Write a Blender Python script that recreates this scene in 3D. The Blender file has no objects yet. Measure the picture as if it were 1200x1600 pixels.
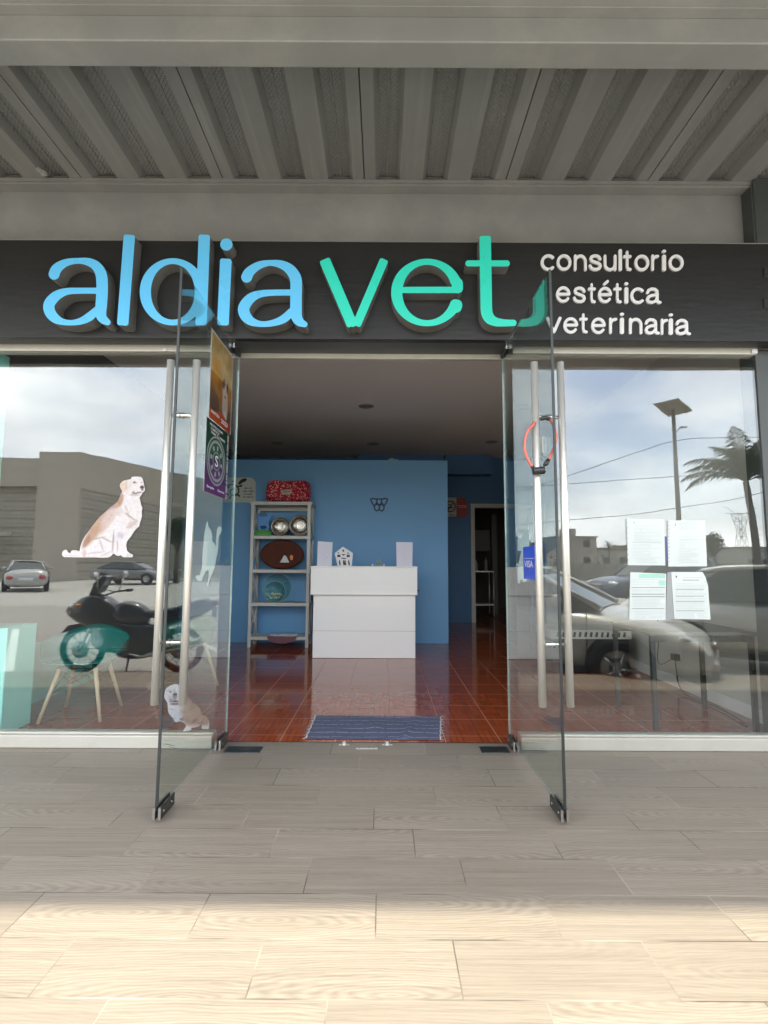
import bpy, math, random, colorsys
import numpy as np
from mathutils import Vector, Matrix, Euler, noise as mnoise
from mathutils.geometry import tessellate_polygon
R = math.radians
S = bpy.context.scene
COL = S.collection
random.seed(7)

# ------------------------------------------------------------------ camera
F_PX = 790.0
PITCH = 5.57
ROLL = 0.30
CAMH = 1.2                      # above the deck (z = 0)
cam_d = bpy.data.cameras.new('camera')
cam = bpy.data.objects.new('camera', cam_d)
COL.objects.link(cam)
cam_d.sensor_fit = 'VERTICAL'
cam_d.sensor_height = 36
cam_d.lens = F_PX / 1600 * 36
cam_d.clip_start = 0.05
cam_d.clip_end = 5000
CR = (Matrix.Rotation(R(90 + PITCH), 3, 'X') @ Matrix.Rotation(R(ROLL), 3, 'Z'))
cam.matrix_world = Matrix.Translation((0, 0, CAMH)) @ CR.to_4x4()
S.camera = cam

# ------------------------------------------------------------------ light
SUN_EL, SUN_AZ = 73.5, 4.0      # azimuth measured from -Y (the street) towards +X
W = bpy.data.worlds.new('World')
S.world = W
W.use_nodes = True
nt = W.node_tree
nt.nodes.clear()
N = nt.nodes.new
wo = N('ShaderNodeOutputWorld'); bg = N('ShaderNodeBackground'); sky = N('ShaderNodeTexSky')
sky.sky_type = 'NISHITA'; sky.sun_disc = False
sky.sun_elevation = R(SUN_EL)
sky.sun_rotation = R(180 - SUN_AZ)
sky.air_density = 1.0; sky.dust_density = 1.5; sky.ozone_density = 1.0
tc = N('ShaderNodeTexCoord'); mp = N('ShaderNodeMapping'); mp.inputs['Scale'].default_value = (1, 1, 2.2)
mp.inputs['Location'].default_value = (3.3, 1.7, .4)
nz = N('ShaderNodeTexNoise'); nz.inputs['Scale'].default_value = 2.1; nz.inputs['Detail'].default_value = 9
nz.inputs['Roughness'].default_value = .56; nz.inputs['Distortion'].default_value = .25
rp = N('ShaderNodeValToRGB'); rp.color_ramp.elements[0].position = .34; rp.color_ramp.elements[1].position = .58; rp.color_ramp.elements[0].color = (.22, .22, .22, 1)
nz2 = N('ShaderNodeTexNoise'); nz2.inputs['Scale'].default_value = 5.0; nz2.inputs['Detail'].default_value = 6
rp2 = N('ShaderNodeValToRGB'); rp2.color_ramp.elements[0].position = .35; rp2.color_ramp.elements[1].position = .7
rp2.color_ramp.elements[0].color = (6.6, 6.8, 7.1, 1); rp2.color_ramp.elements[1].color = (10.2, 10.2, 10.1, 1)
mxw = N('ShaderNodeMixRGB')
L = nt.links.new
L(tc.outputs['Generated'], mp.inputs['Vector']); L(mp.outputs[0], nz.inputs['Vector']); L(mp.outputs[0], nz2.inputs['Vector'])
L(nz.outputs['Fac'], rp.inputs['Fac']); L(nz2.outputs['Fac'], rp2.inputs['Fac'])
L(rp.outputs['Color'], mxw.inputs['Fac']); L(sky.outputs[0], mxw.inputs['Color1']); L(rp2.outputs['Color'], mxw.inputs['Color2'])
L(mxw.outputs[0], bg.inputs['Color']); L(bg.outputs[0], wo.inputs['Surface'])
bg.inputs['Strength'].default_value = 0.15
sun_d = bpy.data.lights.new('sun', 'SUN'); sun_d.energy = 2.0; sun_d.angle = R(1.6); sun_d.color = (1, .925, .74)
sun = bpy.data.objects.new('sun', sun_d); COL.objects.link(sun)
sdir = Vector((math.sin(R(SUN_AZ)) * math.cos(R(SUN_EL)), -math.cos(R(SUN_AZ)) * math.cos(R(SUN_EL)), math.sin(R(SUN_EL))))
sun.rotation_euler = sdir.to_track_quat('Z', 'Y').to_euler()
S.view_settings.view_transform = 'Standard'; S.view_settings.look = 'None'
S.view_settings.gamma = 1; S.view_settings.exposure = 2.15
S.cycles.use_denoising = True
S.cycles.max_bounces = 14; S.cycles.transparent_max_bounces = 24; S.cycles.glossy_bounces = 6; S.cycles.diffuse_bounces = 6
S.cycles.sample_clamp_indirect = 8
S.cycles.caustics_reflective = False; S.cycles.caustics_refractive = False

# ------------------------------------------------------------------ pixel of the photograph -> point of the place
def ray(px, py):
    return CR @ Vector(((px - 600) / F_PX, (800 - py) / F_PX, -1))
def at(px, py, Y):                    # on the vertical plane y = Y
    d = ray(px, py); t = Y / d.y
    return Vector((d.x * t, Y, CAMH + d.z * t))
def onz(px, py, z=0.0):               # on the level plane
    d = ray(px, py); t = (z - CAMH) / d.z
    return Vector((d.x * t, d.y * t, z))
def onx(px, py, X):
    d = ray(px, py); t = X / d.x
    return Vector((X, d.y * t, CAMH + d.z * t))
G = 3.40                              # street face of the shop front glass
def mir(v):                           # what is seen mirrored in the glass stands in the street behind the photographer
    return Vector((v.x, 2 * G - v.y, v.z))

# ------------------------------------------------------------------ materials
def newmat(name):
    m = bpy.data.materials.new(name); m.use_nodes = True
    m.node_tree.nodes.clear()
    return m
class NT:
    def __init__(s, m): s.m = m; s.t = m.node_tree
    def n(s, typ, **k):
        o = s.t.nodes.new('ShaderNode' + typ)
        for a, v in k.items():
            if a in o.inputs.keys() if hasattr(o.inputs, 'keys') else False: o.inputs[a].default_value = v
            else: setattr(o, a, v)
        return o
    def l(s, a, b): s.t.links.new(a, b)
    def math(s, op, a, b=None, c=None):
        o = s.t.nodes.new('ShaderNodeMath'); o.operation = op
        for i, v in enumerate((a, b, c)):
            if v is None: continue
            if isinstance(v, (int, float)): o.inputs[i].default_value = v
            else: s.l(v, o.inputs[i])
        return o.outputs[0]
    def mix(s, fac, a, b, blend='MIX'):
        o = s.t.nodes.new('ShaderNodeMixRGB'); o.blend_type = blend
        for i, v in enumerate((fac, a, b)):
            if isinstance(v, (int, float)): o.inputs[i].default_value = v
            elif isinstance(v, tuple): o.inputs[i].default_value = (*v[:3], 1)
            else: s.l(v, o.inputs[i])
        return o.outputs[0]
    def ramp(s, fac, p0, p1, c0=(0, 0, 0), c1=(1, 1, 1)):
        o = s.t.nodes.new('ShaderNodeValToRGB'); e = o.color_ramp.elements
        e[0].position = p0; e[1].position = p1; e[0].color = (*c0, 1); e[1].color = (*c1, 1)
        s.l(fac, o.inputs[0]); return o.outputs[0]
    def noise(s, vec, scale, detail=4, rough=.5, dist=0):
        o = s.t.nodes.new('ShaderNodeTexNoise'); o.inputs['Scale'].default_value = scale
        o.inputs['Detail'].default_value = detail; o.inputs['Roughness'].default_value = rough; o.inputs['Distortion'].default_value = dist
        if vec is not None: s.l(vec, o.inputs['Vector'])
        return o.outputs['Fac']
    def coord(s, which='Object', scale=None, loc=None):
        o = s.t.nodes.new('ShaderNodeTexCoord').outputs[which]
        if scale or loc:
            mp_ = s.t.nodes.new('ShaderNodeMapping')
            if scale: mp_.inputs['Scale'].default_value = scale
            if loc: mp_.inputs['Location'].default_value = loc
            s.l(o, mp_.inputs[0]); o = mp_.outputs[0]
        return o
    def pos(s):
        return s.t.nodes.new('ShaderNodeNewGeometry').outputs['Position']
    def scaled(s, v, sc):
        mp_ = s.t.nodes.new('ShaderNodeMapping'); mp_.inputs['Scale'].default_value = sc
        s.l(v, mp_.inputs[0]); return mp_.outputs[0]
    def bsdf(s, col, rough=.5, metal=0.0, bump=None, bstr=.3, bdist=.01, spec=.5, coat=0.0):
        b = s.t.nodes.new('ShaderNodeBsdfPrincipled'); out = s.t.nodes.new('ShaderNodeOutputMaterial')
        for nm, v in (('Base Color', col), ('Roughness', rough), ('Metallic', metal), ('Specular IOR Level', spec), ('Coat Weight', coat)):
            if isinstance(v, (int, float)): b.inputs[nm].default_value = v
            elif isinstance(v, tuple): b.inputs[nm].default_value = (*v[:3], 1)
            else: s.l(v, b.inputs[nm])
        if bump is not None:
            bp = s.t.nodes.new('ShaderNodeBump'); bp.inputs['Strength'].default_value = bstr; bp.inputs['Distance'].default_value = bdist
            s.l(bump, bp.inputs['Height']); s.l(bp.outputs[0], b.inputs['Normal'])
        s.l(b.outputs[0], out.inputs['Surface'])
        return b
def mat(name, col, rough=.5, metal=0.0, var=.12, scale=6.0, bump=0.0, bscale=60.0, spec=.5, coat=0.0, stretch=None, dirt=0.0, dirtcol=(.12, .11, .10)):
    m = newmat(name); t = NT(m)
    v = t.coord('Object', scale=stretch) if stretch else t.coord('Object')
    n1 = t.noise(v, scale, 5, .6)
    c = t.mix(n1, tuple(x * (1 - var) for x in col), tuple(min(1, x * (1 + var)) for x in col))
    if dirt:
        n2 = t.ramp(t.noise(v, scale * .6, 8, .7), .48, .75)
        c = t.mix(t.math('MULTIPLY', n2, dirt), c, dirtcol)
    rr = t.math('ADD', t.math('MULTIPLY', t.noise(v, scale * 2, 3), .16), rough - .08)
    bm_ = t.noise(v, bscale, 4) if bump else None
    t.bsdf(c, rr, metal, bm_, bump, .004, spec, coat)
    return m
def srgb(r, g, b):
    f = lambda c: ((c / 255) / 12.92 if c <= 10 else (((c / 255) + .055) / 1.055) ** 2.4)
    return (f(r), f(g), f(b))
def colmat(name, rough=.5, spec=.4):      # colours come from the mesh (prints, decals)
    m = newmat(name); t = NT(m)
    a = t.n('Attribute'); a.attribute_name = 'Col'
    t.bsdf(t.mix(1.0, a.outputs['Color'], (.60, .60, .60), 'MULTIPLY'), rough, 0, spec=spec)
    return m

# ------------------------------------------------------------------ mesh helper
def wloc(o):
    v = Vector((0, 0, 0))
    while o is not None:
        v += o.location; o = o.parent
    return v
class MB:
    def __init__(s): s.v = []; s.f = []; s.mi = []; s.sm = []; s.cur = 0; s.c = None
    def add(s, vs, fs, smooth=False):
        b = len(s.v); s.v += [Vector(p) for p in vs]
        for f in fs: s.f.append([b + i for i in f]); s.mi.append(s.cur); s.sm.append(smooth)
        return b
    def box(s, x0, x1, y0, y1, z0, z1, rot=None, piv=None):
        vs = [Vector((x, y, z)) for z in (z0, z1) for y in (y0, y1) for x in (x0, x1)]
        if rot is not None:
            piv = Vector(piv) if piv is not None else Vector(((x0 + x1) / 2, (y0 + y1) / 2, (z0 + z1) / 2))
            vs = [piv + rot @ (p - piv) for p in vs]
        s.add(vs, [(0, 2, 3, 1), (4, 5, 7, 6), (0, 1, 5, 4), (2, 6, 7, 3), (0, 4, 6, 2), (1, 3, 7, 5)]); return s
    def tube(s, p0, p1, r0, r1=None, n=12, caps=True):
        return s.path([p0, p1], [r0, r0 if r1 is None else r1], n, caps)
    def path(s, pts, rad, n=10, caps=True, closed=False, squash=None):
        pts = [Vector(p) for p in pts]; k = len(pts)
        if isinstance(rad, (int, float)): rad = [rad] * k
        up = None; rings = []
        for i, p in enumerate(pts):
            a = pts[(i - 1) % k] if (i > 0 or closed) else p
            b = pts[(i + 1) % k] if (i < k - 1 or closed) else p
            d = (b - a)
            d = d.normalized() if d.length > 1e-9 else Vector((0, 0, 1))
            if up is None: up = Vector((0, 0, 1)) if abs(d.z) < .9 else Vector((1, 0, 0))
            e1 = (up - d * up.dot(d)); e1 = e1.normalized() if e1.length > 1e-6 else d.orthogonal().normalized()
            e2 = d.cross(e1); up = e1
            q = squash or (1, 1)
            rings.append([p + (e1 * math.cos(2 * math.pi * j / n) * q[0] + e2 * math.sin(2 * math.pi * j / n) * q[1]) * rad[i] for j in range(n)])
        vs = [v for r_ in rings for v in r_]; fs = []
        for i in range(k if closed else k - 1):
            i2 = (i + 1) % k
            for j in range(n):
                j2 = (j + 1) % n
                fs.append((i * n + j, i * n + j2, i2 * n + j2, i2 * n + j))
        b = s.add(vs, fs, True)
        if caps and not closed:
            s.f.append([b + j for j in range(n)][::-1]); s.mi.append(s.cur); s.sm.append(False)
            s.f.append([b + (k - 1) * n + j for j in range(n)]); s.mi.append(s.cur); s.sm.append(False)
        return s
    def lathe(s, prof, c, axis='Z', n=32, smooth=True, m=None):   # prof: (radius, height)
        vs = []
        for r_, h in prof:
            for j in range(n):
                a = 2 * math.pi * j / n
                p = Vector((r_ * math.cos(a), r_ * math.sin(a), h))
                if axis == 'Y': p = Vector((p.x, p.z, p.y))
                elif axis == 'X': p = Vector((p.z, p.x, p.y))
                if m is not None: p = m @ p
                vs.append(Vector(c) + p)
        fs = []
        for i in range(len(prof) - 1):
            for j in range(n):
                fs.append((i * n + j, i * n + (j + 1) % n, (i + 1) * n + (j + 1) % n, (i + 1) * n + j))
        s.add(vs, fs, smooth); return s
    def ball(s, c, r, sx=1, sy=1, sz=1, n=16):
        prof = [(math.sin(math.pi * i / (n // 2)) * r, -math.cos(math.pi * i / (n // 2)) * r) for i in range(n // 2 + 1)]
        m_ = Matrix.Diagonal((sx, sy, sz)); return s.lathe(prof, c, 'Z', n, True, m_)
    def prism(s, loops, fn, d0, d1, side=None):   # loops: 2-D outlines (outer + holes); fn(u, v, d) -> world point
        def inside(p, lp):
            c = False
            for i in range(len(lp)):
                a, b_ = lp[i], lp[i - 1]
                if (a[1] > p[1]) != (b_[1] > p[1]) and p[0] < (b_[0] - a[0]) * (p[1] - a[1]) / (b_[1] - a[1]) + a[0]: c = not c
            return c
        depth = [sum(inside(l_[0], o_) for o_ in loops if o_ is not l_) for l_ in loops]
        outs = [l_ for l_, d_ in zip(loops, depth) if d_ % 2 == 0]
        if len(outs) > 1:
            for o_ in outs:
                s.prism([o_] + [l_ for l_, d_ in zip(loops, depth) if d_ % 2 and inside(l_[0], o_)], fn, d0, d1, side)
            return s
        tri = tessellate_polygon([[Vector((p[0], p[1], 0)) for p in lp] for lp in loops])
        flat = [p for lp in loops for p in lp]; k = len(flat)
        b = len(s.v)
        s.v += [Vector(fn(p[0], p[1], d0)) for p in flat] + [Vector(fn(p[0], p[1], d1)) for p in flat]
        for t_ in tri:
            s.f.append([b + i for i in t_]); s.mi.append(s.cur); s.sm.append(False)
            s.f.append([b + k + i for i in t_][::-1]); s.mi.append(s.cur); s.sm.append(False)
        o = 0
        for lp in loops:
            m_ = len(lp)
            for i in range(m_):
                j = (i + 1) % m_
                s.f.append([b + o + i, b + o + j, b + k + o + j, b + k + o + i]); s.mi.append(s.cur if side is None else side); s.sm.append(False)
            o += m_
        return s
    def build(s, name, m, parent=None, bevel=0, fixn=True, sub=0, seg=2):
        me = bpy.data.meshes.new(name)
        off = wloc(parent)
        me.from_pydata([tuple(p - off) for p in s.v], [], s.f)
        ms = m if isinstance(m, (list, tuple)) else [m]
        for x in ms: me.materials.append(x)
        me.polygons.foreach_set('material_index', s.mi)
        me.polygons.foreach_set('use_smooth', s.sm)
        if s.c is not None:
            at_ = me.color_attributes.new('Col', 'FLOAT_COLOR', 'POINT')
            at_.data.foreach_set('color', np.array(s.c, dtype=np.float32).ravel())
        me.validate(); me.update()
        if fixn:
            import bmesh
            bm = bmesh.new(); bm.from_mesh(me); bmesh.ops.recalc_face_normals(bm, faces=bm.faces); bm.to_mesh(me); bm.free()
        o = bpy.data.objects.new(name, me); COL.objects.link(o)
        if parent is not None: o.parent = parent
        if bevel:
            b = o.modifiers.new('bevel', 'BEVEL'); b.width = bevel; b.segments = seg; b.limit_method = 'ANGLE'; b.angle_limit = R(40)
        if sub:
            b = o.modifiers.new('sub', 'SUBSURF'); b.levels = sub; b.render_levels = sub
        return o
def tag(o, label=None, cat=None, group=None, kind=None):
    if label: o['label'] = label
    if cat: o['category'] = cat
    if group: o['group'] = group
    if kind: o['kind'] = kind
    return o
def empty(name, loc=(0, 0, 0), label=None, cat=None, group=None):
    o = bpy.data.objects.new(name, None); COL.objects.link(o); o.location = loc
    return tag(o, label, cat, group)
def copy_tree(o, parent=None):
    c = o.copy(); COL.objects.link(c)
    if parent is not None: c.parent = parent
    for ch in list(o.children): copy_tree(ch, c)
    return c
# smooth union of strokes (x, y, radius) -> outlines, by marching squares
def sdf_loops(strokes, step=2.5):
    P = [p for st in strokes for p in st]
    x0 = min(p[0] - p[2] for p in P) - 2 * step; x1 = max(p[0] + p[2] for p in P) + 2 * step
    y0 = min(p[1] - p[2] for p in P) - 2 * step; y1 = max(p[1] + p[2] for p in P) + 2 * step
    xs = np.arange(x0, x1 + step, step); ys = np.arange(y0, y1 + step, step)
    X, Y = np.meshgrid(xs, ys); D = np.full(X.shape, 1e9)
    for st in strokes:
        if len(st) == 1:
            a = st[0]; D = np.minimum(D, np.hypot(X - a[0], Y - a[1]) - a[2]); continue
        for a, b in zip(st[:-1], st[1:]):
            dx, dy = b[0] - a[0], b[1] - a[1]; l2 = dx * dx + dy * dy + 1e-12
            t = np.clip(((X - a[0]) * dx + (Y - a[1]) * dy) / l2, 0, 1)
            D = np.minimum(D, np.hypot(X - a[0] - t * dx, Y - a[1] - t * dy) - (a[2] + t * (b[2] - a[2])))
    segs = {}
    h, w = D.shape
    inside = D < 0
    def ex(i, j): t = D[i, j] / (D[i, j] - D[i, j + 1]); return (xs[j] + t * step, ys[i])
    def ey(i, j): t = D[i, j] / (D[i, j] - D[i + 1, j]); return (xs[j], ys[i] + t * step)
    for i in range(h - 1):
        for j in range(w - 1):
            c = (inside[i, j], inside[i, j + 1], inside[i + 1, j + 1], inside[i + 1, j])
            if all(c) or not any(c): continue
            e = []
            if c[0] != c[1]: e.append(('x', i, j))
            if c[1] != c[2]: e.append(('y', i, j + 1))
            if c[2] != c[3]: e.append(('x', i + 1, j))
            if c[3] != c[0]: e.append(('y', i, j))
            for k in range(0, len(e) - 1, 2):
                segs.setdefault(e[k], []).append(e[k + 1]); segs.setdefault(e[k + 1], []).append(e[k])
    loops = []; seen = set()
    for s0 in list(segs):
        if s0 in seen: continue
        lp = [s0]; seen.add(s0); cur = s0
        while True:
            nx = [q for q in segs[cur] if q not in seen]
            if not nx: break
            cur = nx[0]; seen.add(cur); lp.append(cur)
        if len(lp) > 5: loops.append([ex(i, j) if k == 'x' else ey(i, j) for k, i, j in lp])
    return loops
def arc(cx, cy, rx, ry, a0, a1, rh, rv, n=28):     # y down; radius rh at left/right, rv at top/bottom
    o = []
    for i in range(n + 1):
        a = R(a0 + (a1 - a0) * i / n); c2 = math.cos(a) ** 2
        o.append((cx + rx * math.cos(a), cy - ry * math.sin(a), rh * c2 + rv * (1 - c2)))
    return o
def bar(p0, p1, hw, cr):                            # straight bar with small rounded corners
    p0, p1 = Vector(p0), Vector(p1); d = (p1 - p0).normalized(); nrm = Vector((-d.y, d.x)); k = hw - cr
    a, b = p0 + d * cr, p1 - d * cr; out = []
    m_ = max(2, int(2 * k / cr) + 2)
    for i in range(m_):
        q = -k + 2 * k * i / (m_ - 1)
        out.append([(*(a + nrm * q), cr), (*(b + nrm * q), cr)])
    return out
def smoothline(pts, n=4):
    out = []; k = len(pts)
    for i in range(k - 1):
        p = [np.array(pts[max(0, min(k - 1, i + q))], float) for q in (-1, 0, 1, 2)]
        for j in range(n):
            t = j / n
            out.append(tuple(.5 * ((2 * p[1]) + (-p[0] + p[2]) * t + (2 * p[0] - 5 * p[1] + 4 * p[2] - p[3]) * t * t + (-p[0] + 3 * p[1] - 3 * p[2] + p[3]) * t ** 3)))
    out.append(tuple(pts[-1])); return out
# flat print: outline cut into small cells, each vertex coloured by a function of its place on the print
def clip(poly, ax, lim, keep_less):
    out = []; k = len(poly)
    for i in range(k):
        a, b = poly[i], poly[(i + 1) % k]
        ia = (a[ax] <= lim) == keep_less or a[ax] == lim; ib = (b[ax] <= lim) == keep_less or b[ax] == lim
        if ia: out.append(a)
        if ia != ib:
            t = (lim - a[ax]) / (b[ax] - a[ax]); out.append((a[0] + t * (b[0] - a[0]), a[1] + t * (b[1] - a[1])))
    return out
def print_mesh(mb, outline, nx, ny, fn, colf, thick):
    us = [p[0] for p in outline]; vs = [p[1] for p in outline]
    u0, u1, v0, v1 = min(us), max(us), min(vs), max(vs)
    if mb.c is None: mb.c = []
    key = {}
    def vid(p):
        q = (round(p[0], 5), round(p[1], 5))
        if q not in key:
            key[q] = len(mb.v); mb.v.append(Vector(fn(p[0], p[1], 0))); mb.c.append((*colf(p[0], p[1]), 1))
        return key[q]
    for i in range(nx):
        a, b = u0 + (u1 - u0) * i / nx, u0 + (u1 - u0) * (i + 1) / nx
        st = clip(clip(outline, 0, b, True), 0, a, False)
        if len(st) < 3: continue
        for j in range(ny):
            c, d = v0 + (v1 - v0) * j / ny, v0 + (v1 - v0) * (j + 1) / ny
            q = clip(clip(st, 1, d, True), 1, c, False)
            if len(q) < 3: continue
            ids = []
            for p in q:
                k = vid(p)
                if k not in ids: ids.append(k)
            if len(ids) >= 3: mb.f.append(ids); mb.mi.append(0); mb.sm.append(False)
    # back sheet and rim give it its thickness
    b0 = len(mb.v); k = len(outline)
    for p in outline: mb.v.append(Vector(fn(p[0], p[1], 0))); mb.c.append((.8, .8, .8, 1))
    for p in outline: mb.v.append(Vector(fn(p[0], p[1], thick))); mb.c.append((.8, .8, .8, 1))
    for i in range(k):
        j = (i + 1) % k; mb.f.append([b0 + i, b0 + j, b0 + k + j, b0 + k + i]); mb.mi.append(0); mb.sm.append(False)
    for t_ in tessellate_polygon([[Vector((p[0], p[1], 0)) for p in outline]]):
        mb.f.append([b0 + k + i for i in t_]); mb.mi.append(0); mb.sm.append(False)
def lerp3(a, b, t): return tuple(a[i] + (b[i] - a[i]) * t for i in range(3))
def blobs(base, bl):                                 # soft patches of colour
    def f(u, v):
        c = base
        for (x, y, rx, ry, col, k, *rot) in bl:
            dx, dy = u - x, v - y
            if rot: ca, sa = math.cos(R(rot[0])), math.sin(R(rot[0])); dx, dy = dx * ca + dy * sa, -dx * sa + dy * ca
            d = math.hypot(dx / rx, dy / ry)
            w = max(0, min(1, (1.25 - d) / .55)) * k
            if w: c = lerp3(c, col, w)
        return c
    return f
# text from the built-in font, normalised to a unit box
def text_tris(s, bold=False):
    cu = bpy.data.curves.new('t', 'FONT'); cu.body = s; cu.resolution_u = 3
    if bold: cu.offset = .018
    o = bpy.data.objects.new('t', cu); COL.objects.link(o)
    dg = bpy.context.evaluated_depsgraph_get(); me = bpy.data.meshes.new_from_object(o.evaluated_get(dg))
    v = [tuple(p.co) for p in me.vertices]; f = [list(p.vertices) for p in me.polygons]
    bpy.data.objects.remove(o); bpy.data.curves.remove(cu); bpy.data.meshes.remove(me)
    xs = [p[0] for p in v]; ys = [p[1] for p in v]; x0, x1, y0, y1 = min(xs), max(xs), min(ys), max(ys)
    return [((p[0] - x0) / (x1 - x0), (p[1] - y0) / (y1 - y0)) for p in v], f
def put_text(mb, s, o, ux, uz, w, h, bold=False):    # o = lower left corner
    v, f = text_tris(s, bold)
    o, ux, uz = Vector(o), Vector(ux), Vector(uz)
    mb.add([o + ux * (p[0] * w) + uz * (p[1] * h) for p in v], f)
# ------------------------------------------------------------------ materials of the place
def deck_material():
    m = newmat('wood look porcelain'); t = NT(m)
    sep = t.n('SeparateXYZ'); t.l(t.pos(), sep.inputs[0])
    ry = t.math('DIVIDE', t.math('ADD', sep.outputs['Y'], 10 + PL_OFF), PL_W)
    row = t.math('FLOOR', ry); fy = t.math('FRACT', ry)
    wn = t.n('TexWhiteNoise'); wn.noise_dimensions = '1D'; t.l(row, wn.inputs['W'])
    sh = t.math('ADD', t.math('MULTIPLY', row, .37), t.math('MULTIPLY', wn.outputs['Value'], .22))
    rx = t.math('ADD', t.math('DIVIDE', t.math('ADD', sep.outputs['X'], 20), PL_L), sh)
    cx = t.math('FLOOR', rx); fx = t.math('FRACT', rx)
    cid = t.n('CombineXYZ'); t.l(cx, cid.inputs[0]); t.l(row, cid.inputs[1])
    w2 = t.n('TexWhiteNoise'); w2.noise_dimensions = '3D'; t.l(cid.outputs[0], w2.inputs['Vector'])
    sv = t.n('SeparateXYZ'); t.l(w2.outputs['Color'], sv.inputs[0])
    # grain: long streaks and the flame figure of flat-sawn boards, another cut on each tile
    u = t.math('MULTIPLY', fx, PL_L); v = t.math('MULTIPLY', fy, PL_W)
    g = t.n('CombineXYZ'); t.l(t.math('ADD', t.math('MULTIPLY', u, 1.7), t.math('MULTIPLY', sv.outputs[0], 40)), g.inputs[0])
    t.l(t.math('ADD', t.math('MULTIPLY', v, 85), t.math('MULTIPLY', sv.outputs[1], 37)), g.inputs[1])
    t.l(t.math('MULTIPLY', row, 3.1), g.inputs[2])
    n1 = t.noise(g.outputs[0], 1.0, 7, .66, .25)
    # rings: distance from an off-centre heart, stretched along the board
    du = t.math('MULTIPLY', t.math('SUBTRACT', u, t.math('MULTIPLY', sv.outputs[1], PL_L)), .16)
    dv = t.math('SUBTRACT', v, t.math('MULTIPLY', t.math('SUBTRACT', sv.outputs[2], .15), PL_W * 1.2))
    g2 = t.n('CombineXYZ'); t.l(t.math('ADD', t.math('MULTIPLY', u, 2.4), t.math('MULTIPLY', cx, 5.3)), g2.inputs[0]); t.l(t.math('ADD', t.math('MULTIPLY', v, 12), t.math('MULTIPLY', row, 2.7)), g2.inputs[1])
    wob = t.math('MULTIPLY', t.math('SUBTRACT', t.noise(g2.outputs[0], 1.6, 4, .55), .5), .035)
    dist = t.math('ADD', t.math('SQRT', t.math('ADD', t.math('MULTIPLY', du, du), t.math('MULTIPLY', dv, dv))), wob)
    rings = t.math('SINE', t.math('MULTIPLY', dist, 620))
    near = t.math('MULTIPLY', t.math('MINIMUM', 1, t.math('MULTIPLY', sv.outputs[0], 1.9)), .17)
    tone = t.math('ADD', t.math('MULTIPLY', t.math('SUBTRACT', n1, .5), 1.5), t.math('MULTIPLY', rings, near))
    fine = t.n('CombineXYZ'); t.l(t.math('MULTIPLY', sep.outputs['X'], 14), fine.inputs[0]); t.l(t.math('MULTIPLY', sep.outputs['Y'], 330), fine.inputs[1])
    nf = t.noise(fine.outputs[0], 1.0, 3, .6)
    tone = t.math('ADD', tone, t.math('MULTIPLY', t.math('SUBTRACT', nf, .5), .5))
    tone = t.math('ADD', t.math('ADD', tone, .5), t.math('MULTIPLY', t.math('SUBTRACT', sv.outputs[0], .5), .22))
    c = t.mix(t.math('MAXIMUM', 0, t.math('MINIMUM', 1, tone)), (.152, .128, .102), (.298, .258, .210))
    # scuffs and dust
    st = t.ramp(t.noise(t.pos(), 1.7, 8, .7), .45, .8)
    c = t.mix(t.math('MULTIPLY', st, .25), c, (.25, .232, .20))
    gy = t.math('LESS_THAN', t.math('MINIMUM', fy, t.math('SUBTRACT', 1, fy)), .0024 / PL_W)
    gx = t.math('LESS_THAN', t.math('MINIMUM', fx, t.math('SUBTRACT', 1, fx)), .0022 / PL_L)
    gr = t.math('MAXIMUM', gx, gy)
    gn = t.noise(t.pos(), 2.3, 3)
    gcol = t.mix(t.ramp(gn, .42, .6), (.055, .045, .04), (.36, .31, .26))
    c = t.mix(t.math('MULTIPLY', gr, .75), c, gcol)
    h = t.math('SUBTRACT', t.math('MULTIPLY', nf, .25), gr)
    ro = t.math('ADD', .40, t.math('MULTIPLY', n1, .2))
    t.bsdf(c, ro, 0, h, .35, .002, .4)
    return m
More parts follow.
